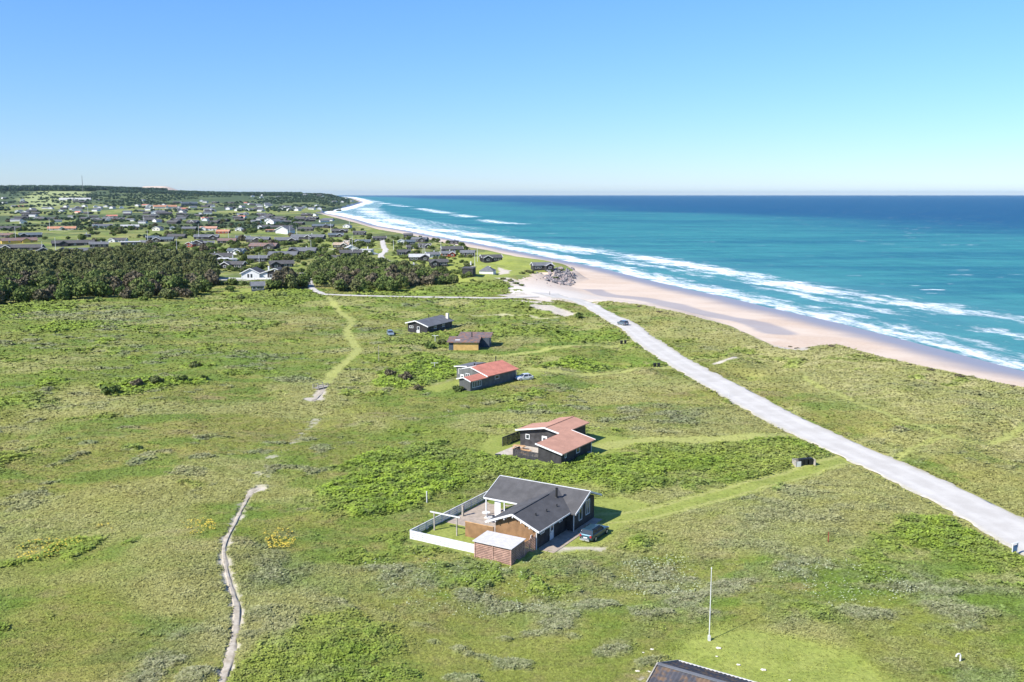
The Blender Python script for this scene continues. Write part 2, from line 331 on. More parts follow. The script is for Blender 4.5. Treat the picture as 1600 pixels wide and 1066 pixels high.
class NT:
    def __init__(s, name):
        s.m = bpy.data.materials.new(name); s.m.use_nodes = True; s.t = s.m.node_tree; s.b = s.t.nodes['Principled BSDF']
        s.b.inputs['Roughness'].default_value = .85; s.b.inputs['Specular IOR Level'].default_value = .25
    def n(s, typ, **k):
        x = s.t.nodes.new(typ)
        for a, v in k.items(): setattr(x, a, v)
        return x
    def l(s, a, b): s.t.links.new(a, b)
    def pos(s):
        return s.n('ShaderNodeNewGeometry').outputs['Position']
    def obc(s): return s.n('ShaderNodeTexCoord').outputs['Object']
    def map(s, v, sc=(1, 1, 1), rot=(0, 0, 0)):
        m = s.n('ShaderNodeMapping'); m.inputs['Scale'].default_value = sc; m.inputs['Rotation'].default_value = rot; s.l(v, m.inputs[0]); return m.outputs[0]
    def noise(s, v, scale, det=3, rough=.55):
        x = s.n('ShaderNodeTexNoise'); x.inputs['Scale'].default_value = scale; x.inputs['Detail'].default_value = det; x.inputs['Roughness'].default_value = rough
        s.l(v, x.inputs['Vector']); return x.outputs['Fac']
    def ramp(s, f, a, b, ca=0.0, cb=1.0):
        x = s.n('ShaderNodeMapRange'); x.interpolation_type = 'SMOOTHSTEP'
        x.inputs[1].default_value = a; x.inputs[2].default_value = b; x.inputs[3].default_value = ca; x.inputs[4].default_value = cb; s.l(f, x.inputs[0]); return x.outputs[0]
    def math(s, op, a, b=None):
        x = s.n('ShaderNodeMath', operation=op)
        for i, q in enumerate((a, b)):
            if q is None: continue
            if isinstance(q, (int, float)): x.inputs[i].default_value = q
            else: s.l(q, x.inputs[i])
        return x.outputs[0]
    def mix(s, f, a, b, mode='MIX'):
        x = s.n('ShaderNodeMix', data_type='RGBA', blend_type=mode)
        if isinstance(f, (int, float)): x.inputs[0].default_value = f
        else: s.l(f, x.inputs[0])
        for i, q in ((6, a), (7, b)):
            if isinstance(q, tuple): x.inputs[i].default_value = (*q, 1)
            else: s.l(q, x.inputs[i])
        return x.outputs[2]
    def attr(s, name):
        x = s.n('ShaderNodeAttribute'); x.attribute_name = name; sp = s.n('ShaderNodeSeparateColor'); s.l(x.outputs['Color'], sp.inputs[0])
        return sp.outputs[0], sp.outputs[1], sp.outputs[2], x.outputs['Alpha']
    def out(s, c=None, rough=None, bump=None, bs=.3, bd=.1):
        if c is not None:
            if isinstance(c, tuple): s.b.inputs['Base Color'].default_value = (*c, 1)
            else: s.l(c, s.b.inputs['Base Color'])
        if rough is not None:
            if isinstance(rough, (int, float)): s.b.inputs['Roughness'].default_value = rough
            else: s.l(rough, s.b.inputs['Roughness'])
        if bump is not None:
            x = s.n('ShaderNodeBump'); x.inputs['Strength'].default_value = bs; x.inputs['Distance'].default_value = bd; s.l(bump, x.inputs['Height']); s.l(x.outputs[0], s.b.inputs['Normal'])
        return s.m

def paint(name, c, var=.18, scale=1.2, rough=.7, spec=.3, stripes=None):
    """painted or weathered surface: base colour with blotches; stripes = (axis scale, depth) for boards"""
    n = NT(name); o = n.obc(); f = n.noise(o, scale, 4); d = tuple(max(0, x * (1 - var)) for x in c); u = tuple(min(.9, x * (1 + var)) for x in c)
    cc = n.mix(n.ramp(f, .35, .65), d, u); n.b.inputs['Specular IOR Level'].default_value = spec
    if stripes:
        w = n.n('ShaderNodeTexWave', wave_type='BANDS', bands_direction=stripes[0]); w.inputs['Scale'].default_value = stripes[1]; w.inputs['Distortion'].default_value = 0
        n.l(o, w.inputs[0]); k = n.ramp(w.outputs['Fac'], .0, .18)
        cc = n.mix(n.math('MULTIPLY', n.math('SUBTRACT', 1, k), .5), cc, tuple(x * .4 for x in c)); return n.out(cc, rough, w.outputs['Fac'], .4, .03)
    return n.out(cc, rough)

def veg_color(n, leaf=False):
    p = n.pos(); lush, lawn, dry, grey = n.attr('vegA'); track, dark, meadow, rnd = n.attr('vegB')
    a = n.noise(p, .045, 4, .6); b = n.noise(p, .33, 4, .65); c = n.noise(p, 2.3, 3, .7); d = n.noise(p, .011, 3)
    base = n.mix(n.ramp(a, .35, .65), (.175, .210, .038), (.280, .270, .068))
    base = n.mix(n.ramp(b, .42, .72, 0, .6), base, (.285, .225, .095)); base = n.mix(n.ramp(n.noise(n.map(p, (.022, .05, 1)), 1.0, 5, .65), .50, .66, 0, .45), base, (.29, .285, .08)); base = n.mix(n.ramp(n.noise(n.map(p, (.05, .12, 1)), 1.0, 4, .6), .54, .68, 0, .6), base, (.115, .155, .040))
    base = n.mix(n.ramp(d, .42, .62, 0, .5), base, (.150, .225, .030)); base = n.mix(n.ramp(n.noise(n.map(p, (.030, .065, 1), (0, 0, .3)), 1.0, 5, .7), .48, .60, 0, .75), base, (.125, .205, .030)); base = n.mix(n.ramp(n.noise(n.map(p, (.028, .075, 1), (0, 0, -.3)), 1.0, 6, .7), .55, .66, 0, .6), base, (.30, .235, .115))
    base = n.mix(dry, base, n.mix(n.ramp(b, .3, .7), (.44, .405, .175), (.31, .305, .095)))
    gr = n.mix(n.ramp(c, .35, .65), (.185, .205, .105), (.30, .295, .185))
    base = n.mix(grey, base, gr)
    lu = n.mix(n.ramp(b, .35, .6), (.140, .215, .030), (.260, .365, .040)); lu = n.mix(n.ramp(a, .45, .7, 0, .5), lu, (.150, .175, .065)); lu = n.mix(n.ramp(n.noise(p, .85, 4, .7), .50, .64, 0, .5), lu, (.20, .215, .09))
    base = n.mix(lush, base, lu)
    base = n.mix(n.math('MULTIPLY', lawn, .9), base, n.mix(n.ramp(b, .3, .7), (.240, .285, .052), (.305, .335, .075)))
    base = n.mix(track, base, (.37, .375, .115))
    base = n.mix(dark, base, n.mix(n.ramp(a, .4, .6), (.055, .085, .030), (.090, .120, .045)))
    base = n.mix(meadow, base, (.32, .36, .14))
    v = n.ramp(c, .25, .75, .78, 1.22)
    if leaf: v = n.math('MULTIPLY', v, n.ramp(rnd, 0, 1, .75, 1.3))
    vv = n.n('ShaderNodeCombineColor'); [n.l(v, vv.inputs[i]) for i in range(3)]
    return n.mix(1.0, base, vv.outputs[0], 'MULTIPLY'), p
def mat_ground():
    n = NT('grassland'); c, p = veg_color(n)
    sand = n.attr('vegC')[0]; sf = n.noise(p, 1.3, 3); sc = n.mix(n.ramp(sf, .3, .7), (.48, .42, .33), (.58, .52, .43))
    c = n.mix(sand, c, sc); bb = n.noise(p, 5, 3, .7); return n.out(c, .95, bb, .5, .2)
def mat_leaf():
    n = NT('leaf_blades'); c, p = veg_color(n, True); n.b.inputs['Specular IOR Level'].default_value = .12
    g = n.n('ShaderNodeNewGeometry'); a = n.n('ShaderNodeVectorMath', operation='SCALE'); a.inputs[3].default_value = .5; n.l(g.outputs['Normal'], a.inputs[0]); b = n.n('ShaderNodeVectorMath', operation='ADD'); n.l(a.outputs[0], b.inputs[0]); b.inputs[1].default_value = (-.1, 0, .8)
    k = n.n('ShaderNodeVectorMath', operation='NORMALIZE'); n.l(b.outputs[0], k.inputs[0]); n.l(k.outputs[0], n.b.inputs['Normal']); return n.out(c, .85)
def mat_sand():
    n = NT('beach_sand'); p = n.pos(); wet, dr, _, _ = n.attr('wet')
    a = n.noise(n.map(p, (.02, .06, 1), (0, 0, math.radians(30))), 1.0, 5); b = n.noise(p, .8, 4)
    dry = n.mix(n.ramp(a, .35, .65), (.56, .425, .31), (.63, .51, .395)); dry = n.mix(n.ramp(b, .4, .7, 0, .35), dry, (.68, .585, .475))
    dry = n.mix(dr, dry, (.68, .62, .53))
    c = n.mix(wet, dry, (.27, .255, .27)); r = n.math('SUBTRACT', .95, n.math('MULTIPLY', wet, .55)); n.b.inputs['Specular IOR Level'].default_value = .4
    return n.out(c, r, b, .3, .2)
def mat_gravel():
    n = NT('pale_gravel'); p = n.pos(); a = n.noise(p, .25, 4); b = n.noise(p, 3.5, 3, .7); wt, eg, _, _ = n.attr('wear')
    c = n.mix(n.ramp(a, .35, .7), (.49, .46, .41), (.57, .54, .485)); c = n.mix(n.ramp(b, .5, .8, 0, .4), c, (.34, .32, .28)); c = n.mix(n.math('MULTIPLY', wt, n.ramp(a, .3, .6, .25, .8)), c, (.60, .57, .515)); c = n.mix(n.math('MULTIPLY', eg, n.ramp(n.noise(p, .9, 4, .7), .35, .6)), c, (.44, .40, .27)); c = n.mix(n.ramp(n.noise(p, .08, 4, .6), .55, .68, 0, .45), c, (.46, .43, .385)); return n.out(c, .95, b, .4, .05)
def mat_sea():
    n = NT('sea_water'); uvn = n.n('ShaderNodeUVMap'); uvn.uv_map = 'shore'; uv = uvn.outputs[0]; p = n.pos()
    shal, foam, band, deep = n.attr('seaA')
    big = n.noise(n.map(uv, (.0010, .0045, 1)), 1.0, 4, .6); mid = n.noise(n.map(uv, (.012, .05, 1)), 1.0, 4, .6)
    c = n.mix(n.ramp(n.math('ADD', deep, n.math('MULTIPLY', n.math('SUBTRACT', big, .5), .7)), .15, .85), (.034, .210, .215), (.001, .058, .150))
    c = n.mix(n.ramp(mid, .35, .7, 0, .35), c, (.008, .10, .16))
    st1 = n.noise(n.map(p, (.016, .075, 1), (0, 0, math.radians(-14))), 1.0, 7, .75); st2 = n.noise(n.map(p, (.0022, .010, 1), (0, 0, math.radians(-10))), 1.0, 6, .7)
    c = n.mix(n.math('MULTIPLY', n.ramp(st1, .44, .60, 0, .75), n.math('SUBTRACT', 1.0, n.math('MULTIPLY', deep, .85))), c, (.055, .270, .265)); c = n.mix(n.ramp(st2, .44, .62, 0, .55), c, (.004, .085, .155))
    c = n.mix(n.math('MULTIPLY', shal, .7), c, (.09, .27, .29))
    # foam: streaks torn along the shore
    f1 = n.noise(n.map(uv, (.045, .16, 1)), 1.0, 8, .72); f2 = n.noise(n.map(uv, (.30, .75, 1)), 1.0, 5, .7)
    thr = n.math('ADD', n.math('MULTIPLY', f1, 1.25), n.math('ADD', n.math('MULTIPLY', f2, .65), -.45))
    fm = n.ramp(n.math('ADD', foam, thr), .82, 1.22)
    # scattered white caps
    w1 = n.noise(n.map(p, (.018, .07, 1), (0, 0, math.radians(-14))), 1.0, 5, .72); w2 = n.noise(p, .0022, 2)
    cap = n.math('MULTIPLY', n.ramp(w1, .635, .675), n.ramp(w2, .38, .55)); fm = n.math('MAXIMUM', fm, n.math('MULTIPLY', cap, .85))
    wisp = n.math('MULTIPLY', n.ramp(n.math('ADD', n.math('MULTIPLY', foam, .6), thr), .78, 1.1), .30); fm = n.math('MAXIMUM', fm, wisp)
    c = n.mix(fm, c, (.84, .88, .89))
    r = n.ramp(fm, 0, 1, .42, .9); n.b.inputs['IOR'].default_value = 1.33; n.b.inputs['Specular IOR Level'].default_value = .09
    wv = n.noise(n.map(p, (.10, .30, 1), (0, 0, math.radians(-12))), 1.0, 6, .65); wv2 = n.noise(n.map(uv, (.006, .05, 1)), 1.0, 3)
    h = n.math('ADD', n.math('ADD', wv, n.math('MULTIPLY', wv2, 1.2)), n.math('MULTIPLY', fm, .3)); return n.out(c, r, h, .75, 1.6)

M = {}
M['ground'] = mat_ground(); M['leaf'] = mat_leaf(); M['sand'] = mat_sand(); M['gravel'] = mat_gravel(); M['sea'] = mat_sea()
M['black_wood'] = paint('black_timber', (.046, .044, .045), .3, stripes=('X', 3.2)); M['dark_wood'] = paint('dark_timber', (.050, .047, .045), .3)
M['brown_wood'] = paint('golden_brown_timber', (.27, .155, .075), .16, 1.0, stripes=('Z', 2.4)); M['cedar'] = paint('reddish_slats', (.42, .26, .20), .2, 2)
M['white'] = paint('white_paint', (.66, .66, .65), .06); M['offwhite'] = paint('weathered_white', (.60, .60, .58), .12)
M['grey_wood'] = paint('weathered_wood', (.34, .31, .26), .2, 2); M['shed_roof'] = paint('pale_corrugated', (.60, .575, .56), .07, 2, stripes=('Y', 2.0))
def roof_mat(name, c, v=.15, sp=None, tiles=True):
    n = NT(name); o = n.obc(); f = n.noise(o, .6, 5, .65); g = n.noise(o, 6, 2)
    cc = n.mix(n.ramp(f, .35, .65), tuple(x * (1 - v) for x in c), tuple(x * (1 + v) for x in c)); cc = n.mix(n.ramp(g, .3, .7, 0, .3), cc, tuple(x * .7 for x in c))
    if sp: cc = n.mix(n.ramp(n.noise(o, 1.3, 4), .48, .62), cc, sp)
    return n.out(cc, .8, g, .3, .03)
M['slate'] = roof_mat('dark_felt_roof', (.098, .095, .094)); M['grey_roof'] = roof_mat('grey_roof', (.15, .155, .165)); M['blue_roof'] = roof_mat('blue_grey_roof', (.105, .13, .15))
M['red_roof'] = roof_mat('red_tile_roof', (.56, .215, .150)); M['brick_roof'] = roof_mat('faded_red_roof', (.51, .275, .190), .1); M['orange_roof'] = roof_mat('orange_tile_roof', (.50, .25, .15))
M['brown_roof'] = roof_mat('mottled_brown_roof', (.17, .14, .14), .2, (.30, .15, .09)); M['lichen_roof'] = roof_mat('lichen_corrugated_roof', (.075, .075, .085), .2, (.17, .115, .075))
M['pale_roof'] = roof_mat('pale_roof', (.46, .46, .45), .1); M['tan_roof'] = roof_mat('thatched_roof', (.40, .31, .22), .2)
M['yellow_wall'] = paint('yellow_brown_boards', (.52, .34, .12), .1, stripes=('Z', 2.6)); M['grey_wall'] = paint('grey_boards', (.125, .13, .125), .15, stripes=('X', 3))
M['cream'] = paint('cream_wall', (.68, .63, .54), .06); M['red_wall'] = paint('red_boards', (.25, .05, .035), .15); M['blue_wall'] = paint('dark_blue_boards', (.06, .075, .095), .15)
M['yellow_paint'] = paint('yellow_paint', (.62, .42, .10), .06); M['paving'] = paint('stone_paving', (.40, .33, .26), .12, 1.5); M['deck'] = paint('pale_deck', (.50, .44, .36), .12, 2)
M['pine_wood'] = paint('fresh_pine', (.55, .33, .16), .15, 2); M['metal_dark'] = paint('black_metal', (.02, .02, .02), .2, rough=.45); M['plastic_black'] = paint('black_plastic', (.022, .024, .026), .2, rough=.5)
M['rock1'] = roof_mat('grey_boulder', (.21, .20, .20), .3); M['rock2'] = roof_mat('pink_grey_boulder', (.36, .30, .28), .25)
def glassm():
    n = NT('window_glass'); n.b.inputs['Specular IOR Level'].default_value = .6; return n.out((.035, .045, .055), .08)
M['glass'] = glassm()
def carp(name, c):
    n = NT(name); n.b.inputs['Metallic'].default_value = .35; n.b.inputs['Coat Weight'].default_value = .6; n.b.inputs['Coat Roughness'].default_value = .08
    f = n.noise(n.obc(), 1.5, 2); return n.out(n.mix(f, tuple(x * .92 for x in c), tuple(x * 1.08 for x in c)), .35)
M['tyre'] = paint('tyre_rubber', (.018, .018, .018), .2, rough=.9); M['rim'] = carp('alloy', (.45, .46, .47))
def lampm(name, c): n = NT(name); return n.out(c, .15)
M['headlight'] = lampm('headlight_lens', (.62, .65, .68)); M['taillight'] = lampm('taillight_lens', (.35, .02, .02))
def crown_mat(name, a, b, c):
    n = NT(name); p = n.pos(); r = n.attr('rnd')[0]; oi = n.n('ShaderNodeObjectInfo').outputs['Random']
    k = n.mix(n.ramp(n.noise(p, .35, 3), .35, .65), a, b); k = n.mix(n.ramp(oi, .55, .95, 0, .35), k, c); k = n.mix(n.ramp(n.noise(p, .09, 3), .54, .68, 0, .55), k, c); v = n.ramp(r, 0, 1, .5, 1.5)
    vv = n.n('ShaderNodeCombineColor'); [n.l(v, vv.inputs[i]) for i in range(3)]
    n.b.inputs['Specular IOR Level'].default_value = .12; return n.out(n.mix(1.0, k, vv.outputs[0], 'MULTIPLY'), .85)
M['crown'] = crown_mat('tree_crown', (.078, .118, .034), (.145, .185, .050), (.165, .145, .078)); M['crown_far'] = crown_mat('forest_crown', (.062, .105, .066), (.085, .130, .075), (.09, .12, .065))  # forest crowns: pale blue of distance haze is put into the leaf colour
M['crown_lime'] = crown_mat('pale_bush_leaves', (.14, .20, .04), (.22, .27, .07), (.26, .30, .12)); M['crown_brown'] = crown_mat('brownish_twigs', (.115, .10, .062), (.16, .135, .09), (.12, .125, .06))
M['bark'] = paint('bark', (.10, .08, .06), .3, 3)

# ------------------------------------------------------------------ land and sea
def structure(): 
    us = np.concatenate([-np.geomspace(2.2, .64, 40), np.linspace(-.62, .62, 1050), np.geomspace(.64, 2.2, 40)])
    ys = [40.0]
    while ys[-1] < 14000:
        y = ys[-1]; ys.append(y * (1 + (.0034 if y < 600 else .0034 + min(.010, (y - 600) / 90000))))
    ys = np.array(ys); U, Yg = np.meshgrid(us, ys); X = (U * Yg); Y = Yg.copy(); nr, nc = X.shape
    jit = .25
    X = X.ravel(); Y = Y.ravel(); H = hsmooth(X, Y); m = masks(X, Y)
    inE = pip(EDGE + FARPOLY, X, Y); dE, _ = pdist(EDGE, X, Y); dS, _ = pdist(SHORE, X, Y)
    wob = (fbm(X / 4, Y / 4, 77, 3) - .5) * 7
    onland = np.where(inE, dE, -dE) + wob * (1 + 2 * np.exp(-((X - ACC[0]) ** 2 + (Y - ACC[1]) ** 2) / 60 ** 2)) > -1.5
    Z = H + scrub(X, Y, m) * np.where(inE, 1, 0) * ss(0, 4, np.where(inE, dE, 0))
    # soil lies lower beneath every road and path sheet
    def carve(line, w, dep=.10):
        b = (np.abs(X - np.mean([p[0] for p in line])) < 400) & (Y < 900)
        d, _ = pdist(line, X[b], Y[b]); Z[b] = np.where(d < w / 2, H[b] - dep, Z[b] - 0)
    for l, w in ((lane, 4.2), (lane2, 3.4), (lane3, 2.6), (lane4, 4.6), (lane5, 2.6), (lane6, 2.6)): carve(l, w + 1.2, .12)
    for l in (footp, footp2): carve(l, 1.1, .04)
    b = Y < 460; d, _ = pdist(road, X[b], Y[b]); idx = np.where(b)[0]; Z[idx[d < 5.0]] = H[idx[d < 5.0]] - .14
    idx = np.arange(nr * nc).reshape(nr, nc)
    Fq = np.stack([idx[:-1, :-1], idx[:-1, 1:], idx[1:, 1:], idx[1:, :-1]], -1).reshape(-1, 4)
    zf = Z[Fq].max(1); keep = zf > SEA - 2.5
    land = onland[Fq].mean(1) > .5
    V = np.stack([X, Y, Z], 1)
    A = np.stack([m['lush'], m['lawn'], m['dry'], m['grey']], 1); B = np.stack([m['track'], m['dark'], m['meadow'], np.zeros(len(X))], 1)
    Cc = np.stack([m['sand'], 0 * X, 0 * X, 0 * X + 1], 1)
    wet = 1 - ss(5, 21 + 8 * (fbm(X / 30, Y / 30, 61) - .3), dS + 4 * (fbm(X / 9, Y / 9, 63) - .5))
    # the long runnel of water lying on the beach
    run = smooth_line([G(x, y, -6) for x, y in [(872, 444), (905, 440), (925, 452), (950, 462), (1010, 467), (1070, 482), (1120, 494), (1180, 505), (1215, 520)]])
    dr, _ = pdist(run, X, Y); rw = 3.5 + 7 * fbm(X / 18, Y / 18, 65)
    wet = np.maximum(wet, .62 * (1 - ss(rw * .5, rw, dr)) * (Y < 480))
    dry = np.exp(-((X - ACC[0] + 4) ** 2 + (Y - ACC[1] - 10) ** 2) / 42 ** 2)
    W = np.stack([wet, dry, 0 * X, 0 * X + 1], 1)
    for nm, sel, mat, attrs in (('ground', keep & land, M['ground'], (('vegA', A), ('vegB', B), ('vegC', Cc))), ('beach', keep & ~land, M['sand'], (('wet', W),))):
        f = Fq[sel]; used, inv = np.unique(f, return_inverse=True)
        me = mesh_np(nm, V[used], inv.reshape(-1, 4), mat, True)
        for an, ar in attrs: col_attr(me, an, ar[used])
        tag(obj(nm, me), kind='structure')
    # sea
    us = np.concatenate([np.linspace(-.62, -.33, 12), np.linspace(-.325, .62, 560), np.geomspace(.64, 3.5, 50)])
    ys = [30.0]
    while ys[-1] < 42000: y = ys[-1]; ys.append(y * (1 + (.0045 if y < 1500 else .006 + min(.03, (y - 1500) / 200000))))
    ys = np.array(ys); U, Yg = np.meshgrid(us, ys); nr, nc = U.shape; X = (U * Yg).ravel(); Y = Yg.ravel()
    d, al = pdist(SHORE, X, Y); inS = pip(SHORE + FARPOLY, X, Y); s = np.where(inS, -d, d)
    BAR = smooth_line([G(x, y, SEA) for x, y in [(1750, 515), (1600, 499), (1500, 486), (1434, 477), (1368, 467), (1302, 457), (1219, 443), (1153, 428), (1070, 414), (1004, 403), (937, 394), (871, 386), (805, 376), (739, 366), (672, 357), (623, 347), (585, 335), (572, 325)]], 4)
    OUT = smooth_line([G(x, y, SEA) for x, y in [(575, 313.5), (606, 319), (649, 325), (686, 331), (739, 340), (772, 347), (815, 350)]], 4)
    dB, aB = pdist(BAR, X, Y); dO, aO = pdist(OUT, X, Y)
    wb = 12 + 14 * fbm(aB / 60, aB * 0, 12) + np.clip(Y - 500, 0, 3000) * .020
    jg = (fbm(X / 14, Y / 9, 301, 4) - .5); s2 = s + jg * 16; dB = np.abs(dB + jg * 22); dO = np.abs(dO + jg * 40)
    f1 = np.exp(-((s2 - 5) / (6 + Y * .006)) ** 2) * .60 + np.exp(-((s2 - 19) / (5 + Y * .006)) ** 2) * .42 + np.exp(-((s2 - 38 - 10 * fbm(al / 40, al * 0, 3)) / (6 + Y * .006)) ** 2) * (.12 + .44 * ss(.3, .6, fbm(al / 55, al * 0, 5)))
    f1 = np.maximum(f1, .25 * (1 - ss(30, 60, s)))
    f2 = np.exp(-(dB / wb) ** 2) * (.50 + .16 * ss(.25, .6, fbm(aB / 45, aB * 0, 15, 2)))
    f3 = np.exp(-(dO / (10 + Y * .010)) ** 2) * (.18 + .42 * ss(.35, .6, fbm(aO / 220, aO * 0, 19, 2)))
    inner = (s > 0) & (s < 130) & (Y > 900); f4 = np.where(inner, .42, 0) * ss(900, 1500, Y)
    foam = np.clip(np.maximum(np.maximum(f1, f2), np.maximum(f3, f4)), 0, .8)
    shal = np.clip(np.exp(-np.maximum(s, 0) / 45) + .45 * np.exp(-(dB / 45) ** 2), 0, 1)
    deep = ss(150, 1500, s + 350 * (fbm(X / 500, Y / 700, 25) - .5))
    amp = np.clip(1 - Y / 2500, 0, 1)
    Z = SEA + amp * (.45 * np.exp(-(dB / 8) ** 2) * ss(.2, .6, fbm(aB / 45, aB * 0, 15, 2)) + .30 * (fbm(al / 30 + s / 60, s / 9, 41, 2) - .5) * ss(5, 40, s)) 
    Z = np.where(s < 3, SEA - .0, Z)
    idx = np.arange(nr * nc).reshape(nr, nc); Fq = np.stack([idx[:-1, :-1], idx[:-1, 1:], idx[1:, 1:], idx[1:, :-1]], -1).reshape(-1, 4)
    Fq = Fq[s[Fq].max(1) > -60]
    used, inv = np.unique(Fq, return_inverse=True); V = np.stack([X, Y, Z], 1)[used]
    me = mesh_np('sea', V, inv.reshape(-1, 4), M['sea'], True); col_attr(me, 'seaA', np.stack([shal, foam, foam, deep], 1)[used])
    uv = me.uv_layers.new(name='shore'); uvs = np.stack([al, s], 1)[used][inv.ravel()].astype(np.float32); uv.data.foreach_set('uv', uvs.ravel())
    tag(obj('sea', me), kind='structure')

def strip(name, line, w, mat, lift=.05, seed=0, rag=.35, n=7):
    line = np.array(line); seg = np.hypot(*np.diff(line, axis=0).T); t = np.concatenate([[0], np.cumsum(seg)]); q = np.arange(0, t[-1], max(.8, t[-1] / 500))
    w = np.interp(np.linspace(0, 1, len(q)), np.linspace(0, 1, len(np.atleast_1d(w))), np.atleast_1d(w)) if np.ndim(w) else np.full(len(q), w)
    x = np.interp(q, t, line[:, 0]); y = np.interp(q, t, line[:, 1]); dx = np.gradient(x); dy = np.gradient(y); L = np.hypot(dx, dy); nx, ny = -dy / L, dx / L
    V = []
    for k in range(n):
        f = (k / (n - 1) - .5); off = f * w + (0 if 0 < k < n - 1 else np.sign(f) * rag * 2 * (fbm(q / 1.6, q * 0 + k, seed + 5, 3) - .5) + np.sign(f) * rag * 1.5 * (fbm(q / 9, q * 0 + k, seed + 8, 2) - .5))
        X = x + nx * off; Y = y + ny * off; Z = hsmooth(X, Y) + lift - (.10 if k in (0, n - 1) else 0); V.append(np.stack([X, Y, Z], 1))
    V = np.stack(V, 1).reshape(-1, 3); m = len(q); idx = np.arange(m * n).reshape(m, n)
    Fq = np.stack([idx[:-1, :-1], idx[:-1, 1:], idx[1:, 1:], idx[1:, :-1]], -1).reshape(-1, 4)[:, ::-1]
    me = mesh_np(name, V, Fq, mat, True); f = np.tile(np.linspace(-.5, .5, n), m); wr = np.exp(-((np.abs(f) - .22) / .07) ** 2); eg = ss(.36, .5, np.abs(f)); col_attr(me, 'wear', np.stack([wr, eg, wr * 0, wr * 0 + 1], 1))
    return tag(obj(name, me), kind='structure')

structure()
strip('road', road, road_w, M['gravel'], .06, 1, .75, 19)
for nm, l, w in (('gravel_lane', lane, 4.2), ('gravel_lane', lane2, 3.4), ('gravel_lane', lane3, 2.6), ('gravel_lane', lane4, 4.6), ('gravel_lane', lane5, 2.6), ('gravel_lane', lane6, 2.6)): strip(nm, l, w, M['gravel'], .12, 2, .6)
def mat_fp():
    n = NT('trodden_sand'); p = n.pos(); b = n.noise(p, 1.1, 4, .7); c = n.mix(n.ramp(b, .3, .7), (.34, .29, .21), (.52, .46, .37)); return n.out(c, .95, b, .4, .1)
M['fp'] = mat_fp()
strip('footpath', footp, [1.0, .9, .8, 1.1, .5, .45, .6, .4, .6, .45, .55, 1.5], M['fp'], .05, 3, .5)
strip('footpath', footp2, 1.3, M['fp'], .07, 3, .5)

# ------------------------------------------------------------------ vegetation: grass and low scrub as leaf blades
def on_land(X, Y):
    inE = pip(EDGE + FARPOLY, X, Y); dE, _ = pdist(EDGE, X, Y); return inE & (dE > 1.0)
LANES = ((lane, 5.0), (lane2, 4), (lane3, 3), (lane4, 5.2), (lane5, 3), (lane6, 3), (footp, .8), (footp2, 1.2))
def off_lanes(X, Y):
    ok = np.ones(X.shape, bool)
    for l, w in LANES: d, _ = pdist(l, X, Y); ok &= d > w / 2
    return ok
BUILT = []     # footprints kept free of blades, filled by the houses
def free(X, Y):
    ok = np.ones(X.shape, bool)
    for poly in BUILT: ok &= ~pip(poly, X, Y)
    return ok
def rect(ox, oy, ang, a0, a1, b0, b1):
    c, s = math.cos(ang), math.sin(ang); f = lambda a, b: (ox + a * c - b * s, oy + a * s + b * c)
    return [f(a0, b0), f(a1, b0), f(a1, b1), f(a0, b1)]

def blades(name, N, K, y0, y1, keepf, size, lift, up, label, cat, power=1.0, mat='leaf'):
    t = rng.random(N) ** power; py = y0 + (y1 - y0) * t; px = rng.uniform(-60, 1660, N)
    dx = (px - 800) / F; d = (py - 533) / F; az = -math.sin(TH) - d * math.cos(TH); tt = -CAMH / az
    X = dx * tt; Y = (math.cos(TH) - d * math.sin(TH)) * tt
    ok = on_land(X, Y) & free(X, Y) & off_lanes(X, Y); X = X[ok]; Y = Y[ok]
    m = masks(X, Y); w = keepf(m, X, Y); ok = (rng.random(len(X)) < w) & (m['sand'] < .35) & (m['rd'] > 4.4)
    X = X[ok]; Y = Y[ok]; m = {k: v[ok] for k, v in m.items()}; n = len(X)
    sc = scrub(X, Y, m); Z = hsmooth(X, Y) + sc * .92
    s = size(m, np.hypot(X, Y)) * rng.uniform(.6, 1.4, n)
    hgt = lift(m) 
    V = np.empty((n, K, 3, 3)); R = rng.random
    for k in range(K):
        ox, oy = (R(n) - .5) * s * 1.8, (R(n) - .5) * s * 1.8; cx, cy, cz = X + ox, Y + oy, Z + hgt * R(n)
        th = R(n) * 2 * math.pi; ti = (R(n) - .5) * .55 + up * .7
        ax, ay = np.cos(th), np.sin(th)
        # one long edge lies level, the third corner points out and up
        V[:, k, 0] = np.stack([cx - ay * s * .5, cy + ax * s * .5, cz - s * .1], 1)
        V[:, k, 1] = np.stack([cx + ay * s * .5, cy - ax * s * .5, cz + s * .1 * (R(n) - .5)], 1)
        V[:, k, 2] = np.stack([cx + ax * s * np.cos(ti), cy + ay * s * np.cos(ti), cz + s * np.sin(ti)], 1)
    V = V.reshape(-1, 3); me = mesh_np(name, V, np.arange(len(V)).reshape(-1, 3), M[mat])
    rep = 3 * K; A = np.repeat(np.stack([m['lush'], m['lawn'], m['dry'], m['grey']], 1), rep, 0)
    rr = np.repeat(rng.random(n * K), 3) * .6 + np.repeat(rng.random(n), rep) * .4
    B = np.stack([np.repeat(m['track'], rep), np.repeat(m['dark'], rep), np.repeat(m['meadow'], rep), rr], 1)
    col_attr(me, 'vegA', A); col_attr(me, 'vegB', B)
    tag(obj(name, me), label, cat, kind='stuff'); return n

